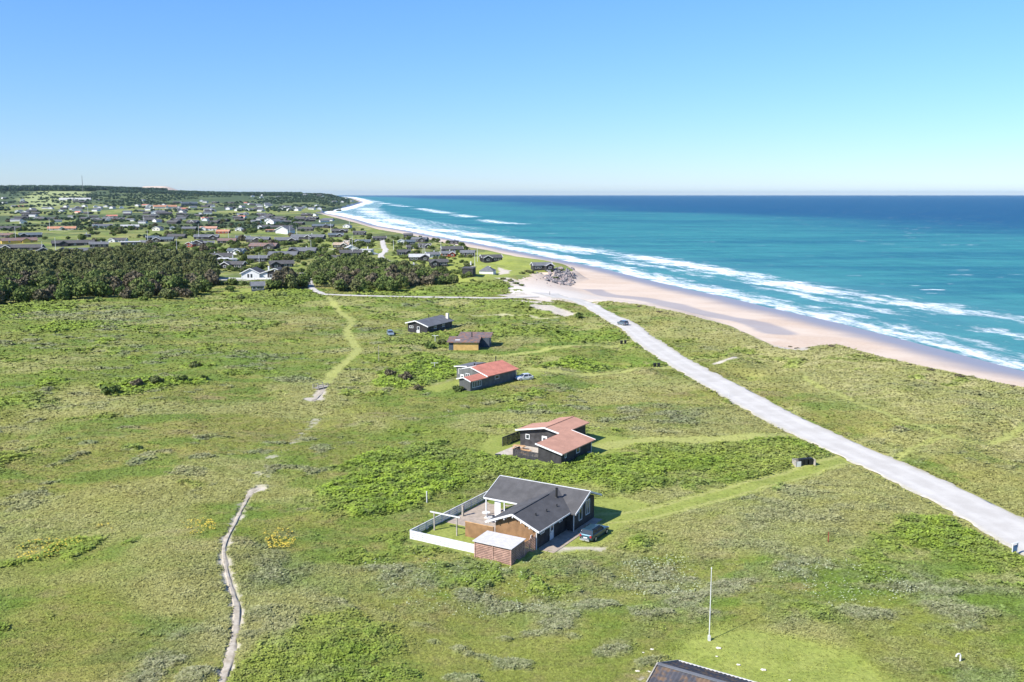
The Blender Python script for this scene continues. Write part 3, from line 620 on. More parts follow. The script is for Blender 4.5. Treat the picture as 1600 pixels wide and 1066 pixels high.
# crowns: clumps of small leaf cards round a scatter of boughs
def crown_mesh(name, seed, rx, ry, h, nb, nc, card, mat, flat=.75, gap=.0):
    r = np.random.default_rng(seed); V = []; Rn = []
    for b in range(nb):
        while True:
            q = r.uniform(-1, 1, 3)
            if q @ q < 1: break
        q *= np.array([rx, ry, h / 2]) * .78; q[2] += h * .52; br = r.uniform(.28, .50) * min(rx, ry, h * .6); shade = r.random()
        n = r.normal(size=(nc, 3)); n[:, 2] = n[:, 2] * .8 + .25; n /= np.linalg.norm(n, axis=1)[:, None]
        p = q + n * br * r.uniform(.75, 1.12, (nc, 1)) * np.array([1, 1, flat]); n2 = n + r.normal(size=(nc, 3)) * .55; n2 /= np.linalg.norm(n2, axis=1)[:, None]
        u = np.cross(n2, r.normal(size=(nc, 3))); u /= np.linalg.norm(u, axis=1)[:, None]; v = np.cross(n2, u); s = card * r.uniform(.6, 1.3, (nc, 1))
        V.append(np.stack([p - u * s * .5, p + u * s * .5 - v * s * .2, p + v * s], 1)); Rn.append(np.repeat(np.clip(shade * .4 + r.random(nc) * .6, 0, 1), 3))
    V = np.concatenate(V).reshape(-1, 3); V[:, 2] = np.maximum(V[:, 2], .02); Rn = np.concatenate(Rn); me = mesh_np(name, V, np.arange(len(V)).reshape(-1, 3), mat)
    col_attr(me, 'rnd', np.stack([Rn, Rn, Rn, Rn * 0 + 1], 1)); return me
def trunk_mesh(seed, h, r0):
    r = random.Random(seed); mb = MB(); top = (r.uniform(-.4, .4), r.uniform(-.4, .4), h * .55); mb.cyl((0, 0, -.3), top, r0, r0 * .5, 6)
    for i in range(5):
        a = r.uniform(0, 6.28); z = h * r.uniform(.18, .5); L = h * r.uniform(.25, .45)
        mb.cyl((top[0] * z / top[2], top[1] * z / top[2], z), (math.cos(a) * L, math.sin(a) * L, z + L * .7), r0 * .4, r0 * .12, 5)
    return mb.mesh('trunk', M['bark'])
TREES = {}
def tree_kit(kind, n, rx, h, nb, nc, card, mats):
    TREES[kind] = [(crown_mesh('crown', 100 + 17 * i + len(kind) * 31, rx * random.uniform(.85, 1.15), rx * random.uniform(.85, 1.15), h * random.uniform(.85, 1.1), nb, nc, card, M[mats[i % len(mats)]]), trunk_mesh(i, h, h * .03)) for i in range(n)]
tree_kit('tree', 7, 3.6, 6.2, 26, 70, .85, ['crown', 'crown', 'crown_brown', 'crown', 'crown', 'crown_brown', 'crown'])
tree_kit('shrub', 4, 1.9, 2.0, 14, 46, .42, ['crown'])
tree_kit('dead_shrub', 2, 1.9, 1.9, 14, 44, .38, ['crown_brown'])
tree_kit('pale_shrub', 3, 2.6, 2.2, 18, 50, .5, ['crown_lime'])
def tree(name, kind, x, y, z, s, label, cat, group, sz=None, i=None):
    k = TREES[kind][i if i is not None else random.randrange(len(TREES[kind]))]; o = empty(name, (x, y, z - .1), random.uniform(0, 6.28)); o.scale = (s, s, s * (sz or 1))
    obj('crown', k[0], o)
    if kind == 'tree': obj('trunk', k[1], o)
    tag(o, label, cat, group); return o
def bake(name, items, label, cat, mt='crown_far'):
    """many crowns in one mesh: a wood that reads as one mass"""
    Vs, Rs = [], []; mats = None
    for me, x, y, z, s, a in items:
        n = len(me.vertices); v = np.empty(n * 3, np.float32); me.vertices.foreach_get('co', v); v = v.reshape(-1, 3) * np.array(s); c, q = math.cos(a), math.sin(a)
        v = np.stack([v[:, 0] * c - v[:, 1] * q + x, v[:, 0] * q + v[:, 1] * c + y, v[:, 2] + z], 1); Vs.append(v)
        r = np.empty(n * 4, np.float32); me.color_attributes['rnd'].data.foreach_get('color', r); r = r.reshape(-1, 4) * .7 + .3 * random.random(); Rs.append(r)
    V = np.concatenate(Vs); me = mesh_np(name, V, np.arange(len(V)).reshape(-1, 3), M[mt]); col_attr(me, 'rnd', np.concatenate(Rs)); return tag(obj(name, me), label, cat, kind='stuff')

def scatter(poly_px, spacing, jitter=.45, z=0, seed=1):
    r = random.Random(seed); poly = [G(x, y, z) for x, y in poly_px]; xs = [p[0] for p in poly]; ys = [p[1] for p in poly]; out = []
    x = min(xs)
    while x < max(xs):
        y = min(ys)
        while y < max(ys):
            qx = x + r.uniform(-jitter, jitter) * spacing; qy = y + r.uniform(-jitter, jitter) * spacing
            if pip(poly, np.array([qx]), np.array([qy]))[0]: out.append((qx, qy))
            y += spacing
        x += spacing
    return sorted(out, key=lambda p: p[1])

# the wood on the left: nearest trees one by one, the mass behind as one thicket
sp = scatter([(-60, 478), (60, 474), (200, 468), (290, 470), (330, 455), (338, 436), (330, 412), (300, 408), (230, 394), (180, 397), (120, 403), (0, 402), (-60, 402)], 6.6, seed=4)
GR = 'trees of the dense wood on the left'
for i, (x, y) in enumerate(sp[:210]):
    k = random.randrange(7); tree('woodland_tree', 'tree', x, y, hz(x, y), random.choice((.55, .75, .9, 1.0, 1.2)) * random.uniform(.9, 1.1), 'low tree with a reddish brown crown in the dense wood left on the heath' if k in (2, 5) else 'low tree with a dark green crown in the dense wood left on the heath', 'tree', GR + (', brown ones' if k in (2, 5) else ', green ones'), i=k)
def massmix(pts, s0, s1, kind='tree', zs=1): return [(random.choice(TREES[kind])[0], x, y, hz(x, y), (q := random.uniform(s0, s1), q, q * zs), random.uniform(0, 6.28)) for x, y in pts]
bake('woodland', massmix(sp[210:], .5, 1.2), 'far side of the dense green wood below the dark cottages', 'wood', 'crown')
sp = scatter([(486, 424), (500, 414), (560, 412), (600, 420), (640, 425), (690, 430), (712, 440), (705, 448), (655, 450), (600, 458), (540, 456), (500, 448), (486, 436)], 7.2, seed=9)
for i, (x, y) in enumerate(sp[:85]):
    k = random.randrange(7); tree('thicket_tree', 'tree', x, y, hz(x, y), random.uniform(.75, 1.1), ('low tree with a reddish brown crown' if k in (2, 5) else 'low tree with a dark green crown') + ' in the thicket behind the straight sandy lane', 'tree', 'trees of the thicket behind the lane' + (', brown ones' if k in (2, 5) else ', green ones'), i=k)
if len(sp) > 85: bake('thicket', massmix(sp[85:], .8, 1.1), 'far side of the green thicket behind the straight sandy lane', 'thicket', 'crown')
for i, (px, py, s) in enumerate([(437, 450, 1.15), (450, 447, 1.25), (463, 447, 1.2), (474, 449, 1.0), (428, 452, .9), (455, 452, 1.0)]):
    x, y, z = P(px, py); tree('garden_tree', 'tree', x, y, z, s, 'round dark green tree in the clump right in front of the white gabled villa', 'tree', 'trees before the white villa')
one = [((172, 618), 'shrub', 1.25, 'dark green shrub at the front end of the row of bushes on the left heath'), ((305, 574), 'shrub', .8, 'small dark shrub alone on the left heath above the row of bushes'),
       ((318, 595), 'shrub', .7, 'small green shrub at the right end of the row of bushes on the left heath'), ((360, 456), 'shrub', 1.5, 'rounded dark shrub on the lawn left of the small caravan like hut'),
       ((376, 468), 'shrub', 1.1, 'low dark shrub just below the lawn of the small hut'), ((610, 590), 'dead_shrub', 1.1, 'purplish grey shrub at the back of the bushes left of the red roofed house'), ((632, 596), 'dead_shrub', 1.2, 'purplish grey shrub at the front of the bushes left of the red roofed house'),
       ((655, 610), 'dead_shrub', .8, 'small dark shrub at the edge of the mown grass left of the red roofed house'), ((715, 612), 'shrub', .8, 'dark low bush against the grey gable of the red roofed house'),
       ((80, 470), 'pale_shrub', 1.3, 'pale yellow green flowering shrub at the foot of the left wood, the larger one'), ((155, 472), 'pale_shrub', 1.0, 'pale blossoming shrub at the foot of the wood, right of the larger pale one'), ((225, 470), 'pale_shrub', .9, 'bright green rounded bush at the right foot of the left wood'),
       ((60, 474), 'pale_shrub', .8, 'small pale shrub touching the left side of the larger pale flowering shrub'), ((670, 545), 'shrub', 1.0, 'dark green bush left of the yellow walled cottage'), ((690, 540), 'shrub', 1.0, 'dark green bush close against the yellow walled cottage'),
       ((905, 497), 'shrub', 1.0, 'dark bush on the low sandy dune where the road meets the beach'), ((650, 510), 'shrub', .9, 'dark bush behind the roof of the black gabled cottage'),
       ((245, 601), 'shrub', 1.1, 'yellow green bush in the middle of the row of bushes on the left heath'), ((215, 604), 'dead_shrub', 1.0, 'brownish bush in the row of bushes on the left heath'), ((282, 597), 'shrub', .9, 'green bush in the right half of the row of bushes on the left heath'), ((440, 463), 'pale_shrub', .9, 'pale green bush on the bank below the clump of villa trees')]
for p, k, s, lab in one:
    x, y, z = P(*p); tree('shrub', k, x, y, z, s, lab, 'shrub', None)

# ------------------------------------------------------------------ houses
def slab(mb, pts, t):
    """roof slab: four corners of the top face, thickness straight down"""
    b = [(x, y, z - t) for x, y, z in pts]; mb.poly(list(pts) + b, [(0, 1, 2, 3), (7, 6, 5, 4), (0, 4, 5, 1), (1, 5, 6, 2), (2, 6, 7, 3), (3, 7, 4, 0)])
def build_parts(root, lst):
    for nm, mb, mt in lst:
        if mb.v: mb.build(nm, M[mt], root)
def window(root, cx, cy, cz, w, h, face, frame='white', mull=0, depth=.06):
    """framed window on a wall whose outward side is 'face' (+x, -x, +y, -y)"""
    f = MB(); g = MB(); sx = {'+x': 1, '-x': -1}.get(face, 0); sy = {'+y': 1, '-y': -1}.get(face, 0); t = .11
    def bx(m, u0, u1, z0, z1, d0, d1):
        if sx: m.box(cx + min(sx * d0, sx * d1), cx + max(sx * d0, sx * d1), cy + u0, cy + u1, cz + z0, cz + z1)
        else: m.box(cx + u0, cx + u1, cy + min(sy * d0, sy * d1), cy + max(sy * d0, sy * d1), cz + z0, cz + z1)
    bx(f, -w / 2, w / 2, -h / 2, -h / 2 + t, 0, depth); bx(f, -w / 2, w / 2, h / 2 - t, h / 2, 0, depth)
    bx(f, -w / 2, -w / 2 + t, -h / 2 + t, h / 2 - t, 0, depth); bx(f, w / 2 - t, w / 2, -h / 2 + t, h / 2 - t, 0, depth)
    for i in range(mull):
        u = -w / 2 + w * (i + 1) / (mull + 1); bx(f, u - .05, u + .05, -h / 2 + t, h / 2 - t, 0, depth)
    bx(g, -w / 2 + t, w / 2 - t, -h / 2 + t, h / 2 - t, 0, depth * .4)
    o = f.build('window', M[frame], root); g.build('pane', M['glass'], o); return o
def door(root, cx, cy, z0, w, h, face, mat='white', glass=False):
    f = MB(); g = MB(); hd = MB(); sx = {'+x': 1, '-x': -1}.get(face, 0); sy = {'+y': 1, '-y': -1}.get(face, 0)
    if sx: f.box(cx + min(0, sx * .07), cx + max(0, sx * .07), cy - w / 2, cy + w / 2, z0, z0 + h); g.box(cx + min(sx * .07, sx * .085), cx + max(sx * .07, sx * .085), cy - w * .25, cy + w * .25, z0 + h * .55, z0 + h * .85); hd.box(cx + min(sx * .07, sx * .13), cx + max(sx * .07, sx * .13), cy - w * .42, cy - w * .28, z0 + 1.0, z0 + 1.05)
    else: f.box(cx - w / 2, cx + w / 2, cy + min(0, sy * .07), cy + max(0, sy * .07), z0, z0 + h); g.box(cx - w * .25, cx + w * .25, cy + min(sy * .07, sy * .085), cy + max(sy * .07, sy * .085), z0 + h * .55, z0 + h * .85); hd.box(cx - w * .42, cx - w * .28, cy + min(sy * .07, sy * .13), cy + max(sy * .07, sy * .13), z0 + 1.0, z0 + 1.05)
    o = f.build('door', M[mat], root); g.build('pane', M['glass'], o); hd.build('handle', M['metal_dark'], o); return o
def stovepipe(root, x, y, z, h=1.1, r=.12, name='chimney', mat='metal_dark', cowl=True):
    m = MB(); m.cyl((x, y, z - .5), (x, y, z + h), r, r, 10)
    if cowl: m.cyl((x, y, z + h + .04), (x, y, z + h + .12), r * 1.7, r * .5, 10)
    m.cyl((x, y, z - .1), (x, y, z + .06), r * 1.9, r * 1.3, 10); return m.build(name, M[mat], root)

# ---- nearest house: cross gables, dark felt roof
A0 = math.radians(59.5); hx, hy = G(838, 860)
h = empty('summer_house', (hx, hy, 0), A0); tag(h, 'nearest house with dark grey crossed roofs and a golden brown gable behind a slatted shed', 'house')
BUILT.append(rect(hx, hy, A0, -5.6, 14.8, -1.3, 15.4))
W1 = MB(); W1.prism([(0.1, -.4), (5.7, -.4), (5.7, 2.75), (2.9, 3.9), (.1, 2.6)], .12, 9, 'x')
W1.prism([(7.9, -.4), (14, -.4), (14, 3.05), (11.5, 4.05), (7.9, 2.55)], -.9, 7.6, 'y'); W1.build('wall', M['black_wood'], h)
gb = MB(); gb.prism([(0, -.4), (5.7, -.4), (5.7, 2.72), (2.9, 3.85), (0, 2.55)], 0, .115, 'x'); gb.build('gable_boarding', M['brown_wood'], h)
R = MB(); T = .16
slab(R, [(-.7, 2.95, 4.15), (11.6, 2.95, 4.15), (7.9, -.72, 2.62), (-.7, -.72, 2.62)], T)
slab(R, [(-.7, 6.7, 2.60), (7.4, 6.7, 2.60), (11.6, 2.95, 4.16), (-.7, 2.95, 4.16)], T)
slab(R, [(11.55, -1.5, 4.33), (11.55, 12.0, 4.33), (7.35, 12.0, 2.52), (7.35, -1.5, 2.52)], T)
slab(R, [(11.55, 12.0, 4.33), (11.55, -1.5, 4.33), (14.9, -1.5, 2.98), (14.9, 12.0, 2.98)], T); R.build('roof', M['slate'], h)
def vb(root, lst, w=.24, mat='white', name='vergeboard'):
    for p, q in lst: m_ = MB(); verge(m_, p, q, w); m_.build(name, M[mat], root)
def verge(mb, p, q, w=.24, off=(0, 0, 0)):
    mb.bar((p[0] + off[0], p[1] + off[1], p[2] - .06), (q[0] + off[0], q[1] + off[1], q[2] - .06), .07, w)
vb(h, [((-.74, 2.95, 4.17), (-.74, -.76, 2.63)), ((-.74, 2.95, 4.17), (-.74, 6.74, 2.61)), ((11.55, -1.54, 4.35), (7.3, -1.54, 2.53)), ((11.55, -1.54, 4.35), (14.94, -1.54, 3.0)), ((11.55, 12.04, 4.35), (7.3, 12.04, 2.53)), ((11.55, 12.04, 4.35), (14.94, 12.04, 3.0))], .24)
E_ = MB(); E_.bar((7.31, 6.9, 2.44), (7.31, 12.0, 2.44), .06, .2); E_.bar((-.7, -.77, 2.54), (7.3, -.77, 2.54), .06, .18); E_.bar((14.95, -1.5, 2.92), (14.95, 12, 2.92), .06, .16); E_.bar((11.6, -1.5, 4.37), (11.6, 12, 4.37), .16, .05); E_.build('eaves_board', M['white'], h)
rc = MB(); rc.bar((-.7, 2.95, 4.17), (8.4, 2.95, 4.17), .26, .06); rc.build('ridge_cap', M['slate'], h)
for y, z in ((.6, 2.98), (1.75, 3.45), (2.92, 3.92), (4.1, 3.48), (5.3, 3.0)):
    m = MB(); m.box(-.70, 0, y - .06, y + .06, z - .24, z - .04); m.build('roof_bracket', M['white'], h)
for x, y, z1 in ((-.05, -.0, 2.5), (7.78, -1.0, 2.45)):
    m = MB(); m.cyl((x, y - .04, .0), (x, y - .04, z1), .07, .07, 8); m.build('downpipe', M['white'], h)
for x, y, z1 in ((7.45, 11.7, 2.4), (7.45, 8.9, 2.4)):
    m = MB(); m.box(x - .07, x + .07, y - .07, y + .07, 0, z1); m.build('porch_post', M['white'], h)
m = MB(); m.box(7.6, 7.66, 9.6, 10.5, .05, 2.35); m.build('porch_screen', M['white'], h)
window(h, 1.6, .1, 1.95, 1.0, .75, '-y'); window(h, 6.4, .1, 1.95, .9, .75, '-y'); door(h, 4.0, .1, .1, .95, 2.05, '-y'); 
window(h, 9.9, -.9, 1.75, .95, 1.7, '-y', mull=0); window(h, 12.0, -.9, 2.05, 1.2, 2.0, '-y', mull=1); window(h, 9.8, 7.6, 1.3, 1.6, 1.9, '+y', mull=1); window(h, 7.9, 6.9, 1.3, .9, 1.8, '-x')
m = MB(); m.box(-.35, 0, .55, .62, 1.5, 1.85); m.build('meter_box', M['white'], h)
stovepipe(h, 8.9, 2.0, 3.75, 1.15, .14, mat='metal_dark')
for x, y, z in ((4.4, 1.0, 3.36), (6.9, .9, 3.32), (2.2, 1.3, 3.48)): stovepipe(h, x, y, z, .28, .07, 'roof_vent', 'plastic_black', False)
m = MB(); m.box(.2, 7.9, -2.3, .05, -.3, .06); m.box(7.9, 13.8, -2.2, -.93, -.3, .06); m.build('paved_strip', M['paving'], h)
# patio
pt = empty('patio', (hx, hy, 0), A0); tag(pt, 'stone paved patio in the angle of the nearest house', 'patio'); m = MB(); m.box(2.6, 7.85, 7.0, 14.9, -.3, .07); m.box(7.87, 14, 7.63, 14.9, -.3, .066); m.box(.1, 2.55, 5.75, 8.0, -.3, .063); m.build('paving', M['paving'], pt)
for i, (x, y, rz) in enumerate(((6.0, 10.4, .4), (5.2, 9.7, 2.2))):
    c = empty('garden_chair', Matrix.Rotation(A0, 3, 'Z') @ Vector((x, y, 0)) + Vector((hx, hy, .07)), A0 + rz)
    tag(c, ('white garden chair on the patio nearest the white porch post', 'white garden chair on the patio beside the dark grill, away from the post')[i], 'garden chair')
    m = MB(); m.box(-.26, .26, -.25, .25, .42, .47); m.build('seat', M['white'], c); m = MB(); m.box(-.26, .26, .22, .27, .47, 1.0); m.build('backrest', M['white'], c)
    for a in (-.22, .22):
        for b in (-.21, .21): m = MB(); m.box(a - .025, a + .025, b - .025, b + .025, 0, .42); m.build('leg', M['white'], c)
c = empty('garden_table', Matrix.Rotation(A0, 3, 'Z') @ Vector((6.6, 11.2, 0)) + Vector((hx, hy, .07)), A0); tag(c, 'small white garden table under the edge of the porch roof', 'table'); m = MB(); m.cyl((0, 0, .68), (0, 0, .73), .55, .55, 16); m.build('table_top', M['white'], c); m = MB(); m.cyl((0, 0, 0), (0, 0, .68), .06, .06); m.cyl((0, 0, 0), (0, 0, .05), .3, .25); m.build('pedestal', M['white'], c)
c = empty('grill', Matrix.Rotation(A0, 3, 'Z') @ Vector((7.0, 8.2, 0)) + Vector((hx, hy, .07)), A0); tag(c, 'dark grill with wooden side shelf under the porch roof', 'grill'); m = MB(); m.cyl((0, 0, .75), (0, 0, 1.0), .2, .3, 14); m.build('bowl', M['metal_dark'], c); m = MB(); m.cyl((0, 0, 1.01), (0, 0, 1.2), .3, .1, 14); m.build('lid', M['metal_dark'], c)
m = MB(); m.box(.32, .9, -.22, .22, .85, .9); m.build('side_shelf', M['brown_wood'], c)
for a in (0, 2.1, 4.2): m = MB(); m.cyl((.18 * math.cos(a), .18 * math.sin(a), .78), (.3 * math.cos(a), .3 * math.sin(a), 0), .02, .02, 6); m.build('leg', M['metal_dark'], c)
# white fence
fn = empty('slatted_fence', (hx, hy, 0), A0); tag(fn, 'white slatted garden fence round the lawn of the nearest house', 'fence')
def fence_run(root, x0, y0, x1, y1, ht, n, boards, mat, capm=None, post=.09):
    L = math.hypot(x1 - x0, y1 - y0)
    for k in range(n + 1):
        x = x0 + (x1 - x0) * k / n; y = y0 + (y1 - y0) * k / n; m = MB(); m.box(x - post / 2, x + post / 2, y - post / 2, y + post / 2, -.4, ht + .03); m.build('post', M[mat], root)
    m = MB(); dz = ht / boards; ux, uy = (y1 - y0) / L * .06, -(x1 - x0) / L * .06
    for b in range(boards): z = .06 + dz * b + dz * .41; m.bar((x0 + ux, y0 + uy, z), (x1 + ux, y1 + uy, z), .025, dz * .80)
    m.build('slat_panel', M[mat], root)
    m = MB(); m.bar((x0, y0, ht + .05), (x1, y1, ht + .05), .14, .035); m.build('cap_rail', M[capm or mat], root)
fence_run(fn, -4.6, 15.2, -4.6, 5.4, 1.05, 6, 4, 'white'); fence_run(fn, 14.4, 15.2, -4.6, 15.2, 1.1, 11, 4, 'white', 'offwhite'); fence_run(fn, 14.4, 12.3, 14.4, 15.15, 1.1, 2, 4, 'white')
ws = empty('wooden_screen', (hx, hy, 0), A0); tag(ws, 'golden brown board screen standing left of the gable of the nearest house', 'screen'); m = MB(); m.box(-.36, -.30, 5.8, 9.9, -.3, 1.9); m.build('board_panel', M['brown_wood'], ws); m = MB(); m.box(-.40, -.26, 5.8, 9.95, 1.9, 1.95); m.build('cap_rail', M['pine_wood'], ws)
for y in (5.85, 7.85, 9.85): m = MB(); m.box(-.29, -.2, y - .045, y + .045, -.3, 1.88); m.build('post', M['brown_wood'], ws)
# slatted shed with pale roof
sh = empty('slatted_shed', (hx, hy, 0), A0); tag(sh, 'reddish slatted shed with a pale corrugated roof in front of the golden gable', 'shed')
m = MB()
for k in range(10):
    z = .04 + k * .205
    m.box(-5.75, -5.72, .12, 4.98, z, z + .14); m.box(-5.72, -2.9, .08, .11, z, z + .14); m.box(-5.72, -2.9, 4.97, 5.0, z, z + .14); m.box(-2.92, -2.89, .12, 4.96, z, z + .14)
m.build('slat_wall', M['cedar'], sh); m = MB(); m.box(-5.6, -3.05, .25, 4.85, -.3, 1.98); m.build('inner_wall', M['dark_wood'], sh)
m = MB(); slab(m, [(-6.0, -.12, 2.16), (-2.7, -.12, 2.36), (-2.7, 5.2, 2.36), (-6.0, 5.2, 2.16)], .07); m.build('roof', M['shed_roof'], sh)
for x, y in ((-5.78, .1), (-5.78, 2.55), (-5.78, 5.0), (-2.86, .06), (-2.86, 5.03)): m = MB(); m.box(x - .05, x + .05, y - .05, y + .05, -.4, 2.06); m.build('post', M['cedar'], sh)
sc = empty('slatted_screen', (hx, hy, 0), A0); tag(sc, 'reddish slatted screen linking the shed to the corner of the nearest house', 'screen')
m = MB()
for k in range(9): z = .04 + k * .205; m.box(-2.8, -.1, .04, .07, z, z + .14)
m.build('slat_panel', M['cedar'], sc)
for x in (-2.7, -1.4, -.15): m = MB(); m.box(x - .05, x + .05, .075, .165, -.4, 1.95); m.build('post', M['cedar'], sc)
# swing frame
sw = empty('swing_frame', (hx, hy, 0), A0); tag(sw, 'weathered wooden swing frame on the fenced lawn', 'swing frame')
for y in (14.3, 10.9): m = MB(); m.box(-.8, -.66, y - .07, y + .07, -.4, 2.35); m.build('post', M['grey_wood'], sw)
m = MB(); m.bar((-.73, 14.9, 2.43), (-.73, 10.4, 2.43), .16, .14); m.build('beam', M['offwhite'], sw)
for y in (12.2, 12.75): m = MB(); m.cyl((-.73, y, 2.4), (-.73 + .25, y, 2.55), .03, .03, 6); m.build('hook', M['metal_dark'], sw)
po = Matrix.Rotation(A0, 3, 'Z') @ Vector((5.6, 14.2, 0)) + Vector((hx, hy, 0)); m = MB(); m.box(-.12, .12, -.12, .12, 0, 1.5); m.box(-.17, .17, -.17, .17, 1.5, 1.55); c = obj('patio_post', m.mesh('patio_post', M['grey_wood'])); c.location = po; c.rotation_euler.z = A0; tag(c, 'thick grey wooden post on the patio beside the long white fence', 'post')
x, y, z = P(667, 787); m = MB(); m.cyl((0, 0, -.3), (0, 0, 1.7), .08, .08); m.cyl((0, 0, 1.7), (0, 0, 1.74), .1, .09); c = obj('marker_post', m.mesh('marker_post', M['offwhite'])); c.location = (x, y, z); tag(c, 'short pale post in the scrub left of the nearest house', 'post')

# ---- red-brown L-shaped house behind
A1 = math.radians(57); hx1, hy1 = G(878, 710, 2.3); h = empty('cottage', (hx1, hy1, 0), A1); tag(h, 'black timber cottage with a faded red brown L shaped roof and dark fenced deck', 'house'); BUILT.append(rect(hx1, hy1, A1, -.3, 17, .2, 15.5))
m = MB(); m.prism([(.4, -.4), (4.6, -.4), (4.6, 3.2), (.4, 2.25)], .5, 10.2, 'x'); m.prism([(4.6, -.4), (12.8, -.4), (12.8, 2.65), (7.6, 3.6), (4.6, 3.05)], 8.1, 12.6, 'x'); m.prism([(4.9, -.4), (10, -.4), (10, 3.15), (7.6, 3.6), (4.9, 3.1)], 12.6, 16.6, 'x'); m.build('wall', M['black_wood'], h)
m = MB(); slab(m, [(-.1, 4.75, 3.36), (10.7, 4.75, 3.36), (10.7, -.1, 2.3), (-.1, -.1, 2.3)], .16); slab(m, [(7.4, 7.6, 3.92), (17.1, 7.6, 3.92), (17.1, 4.4, 3.275), (7.4, 4.4, 3.275)], .15)
slab(m, [(7.4, 13.3, 2.82), (12.9, 13.3, 2.82), (12.9, 7.6, 3.92), (7.4, 7.6, 3.92)], .16); slab(m, [(12.9, 10.3, 3.4), (17.1, 10.3, 3.4), (17.1, 7.6, 3.92), (12.9, 7.6, 3.92)], .16); m.build('roof', M['brick_roof'], h)
vb(h, [((-.14, 4.8, 3.38), (-.14, -.14, 2.31)), ((7.36, 7.6, 3.94), (7.36, 4.8, 3.38)), ((7.36, 7.6, 3.94), (7.36, 13.34, 2.83)), ((10.74, 4.4, 3.3), (10.74, -.14, 2.31))], .24)
m = MB(); m.bar((7.4, 7.6, 3.96), (17.1, 7.6, 3.96), .3, .05); m.build('ridge_cap', M['brick_roof'], h)
door(h, 8.1, 8.0, .15, 1.0, 2.15, '-x'); window(h, 8.1, 11.3, 1.75, .8, .85, '-x'); window(h, 8.1, 6.0, 1.75, .9, .9, '-x'); window(h, 5.8, .4, 1.6, 1.2, .95, '-y'); window(h, 1.8, .4, 1.6, .6, .7, '-y')
m = MB(); m.box(10.15, 10.25, .3, .42, 0, 2.3); m.build('downpipe', M['white'], h)
dk = empty('deck', (hx1, hy1, 0), A1); tag(dk, 'pale wooden deck before the black cottage with the red brown roof', 'deck'); m = MB(); m.box(1.2, 8.05, 4.7, 13.2, -.3, .12); m.build('boards', M['deck'], dk)
fd = empty('dark_fence', (hx1, hy1, 0), A1); tag(fd, 'black board fence at the front of the deck with the picnic table', 'fence'); fence_run(fd, 1.3, 9.8, 1.3, 4.6, 1.35, 4, 7, 'black_wood'); fence_run(fd, 1.3, 9.8, 3.2, 9.8, 1.35, 1, 7, 'black_wood')
fd = empty('dark_fence', (hx1, hy1, 0), A1); tag(fd, 'black board fence along the left side of the deck, reaching the cottage wall', 'fence'); fence_run(fd, 6.0, 15.0, 12.4, 15.0, 1.5, 4, 7, 'black_wood'); fence_run(fd, 12.5, 15.0, 12.5, 12.9, 1.5, 1, 7, 'black_wood')
def picnic(name, lx, ly, lab, ox=hx1, oy=hy1, A=A1, z0=.12):
    p = Matrix.Rotation(A, 3, 'Z') @ Vector((lx, ly, 0)) + Vector((ox, oy, z0)); c = empty(name, p, A + .2); tag(c, lab, 'picnic table')
    m = MB(); m.box(-.4, .4, -1.0, 1.0, .72, .77); m.build('table_top', M['pine_wood'], c)
    for x in (-.8, .8): m = MB(); m.box(x - .14, x + .14, -1.0, 1.0, .42, .46); m.build('bench_seat', M['pine_wood'], c)
    for y in (-.7, .7):
        m = MB(); m.bar((-.35, y, .72), (-.75, y, 0), .08, .05); m.bar((.35, y, .72), (.75, y, 0), .08, .05); m.bar((-.85, y + .06, .40), (.85, y + .06, .40), .05, .08); m.build('leg_frame', M['pine_wood'], c)
picnic('picnic_table', 5.2, 11.2, 'pine picnic table on the deck nearer the black left fence'); picnic('picnic_table', 3.4, 8.9, 'pine picnic table on the deck behind the front black fence')
m = MB(); m.cyl((0, 0, 0), (0, 0, .8), .32, .36, 14); m.cyl((0, 0, .8), (0, 0, .84), .38, .38, 14); c = obj('rain_barrel', m.mesh('rain_barrel', M['grey_wood'])); c.location = Matrix.Rotation(A1, 3, 'Z') @ Vector((8.2, -.4, 0)) + Vector((hx1, hy1, 0)); tag(c, 'grey rain barrel at the dark right wall of the red brown cottage', 'barrel')
x, y, z = P(778, 717); m = MB(); m.box(-.45, .45, -.3, .3, 0, .6); m.prism([(-.32, .6), (.32, .6), (.32, .72), (-.32, .66)], -.47, .47, 'x'); c = obj('storage_box', m.mesh('storage_box', M['plastic_black'])); c.location = (x, y, z); tag(c, 'small black box on the grass below the dark left fence', 'box')

# ---- red tiled house
A2 = math.radians(53); hx2, hy2 = G(735, 612); h = empty('cottage', (hx2, hy2, 0), A2); tag(h, 'grey timber cottage with bright red tiled roofs beside the white car', 'house'); BUILT.append(rect(hx2, hy2, A2, -.3, 17, -.3, 12.4))
m = MB(); m.prism([(0, -.5), (3.1, -.5), (3.1, 2.45), (1.7, 2.8), (0, 2.25)], 0, 6.0, 'x'); m.prism([(0, -.5), (8.2, -.5), (8.2, 3.0), (4.2, 3.95), (0, 2.6)], 5.9, 16.3, 'x'); m.prism([(8.2, -.5), (12, -.5), (12, 2.75), (8.2, 3.05)], 9.6, 15.6, 'x'); m.build('wall', M['grey_wall'], h)
m = MB(); slab(m, [(-.4, 1.7, 2.98), (5.9, 1.7, 2.98), (5.9, -.4, 2.28), (-.4, -.4, 2.28)], .13); slab(m, [(-.4, 3.5, 2.5), (5.9, 3.5, 2.5), (5.9, 1.7, 2.98), (-.4, 1.7, 2.98)], .13)
slab(m, [(5.2, 4.3, 4.13), (16.8, 4.3, 4.13), (16.8, -.6, 2.58), (5.2, -.6, 2.58)], .15); slab(m, [(7.4, 8.6, 3.0), (16.8, 8.6, 3.0), (16.8, 4.3, 4.13), (7.4, 4.3, 4.13)], .15); m.build('roof', M['red_roof'], h)
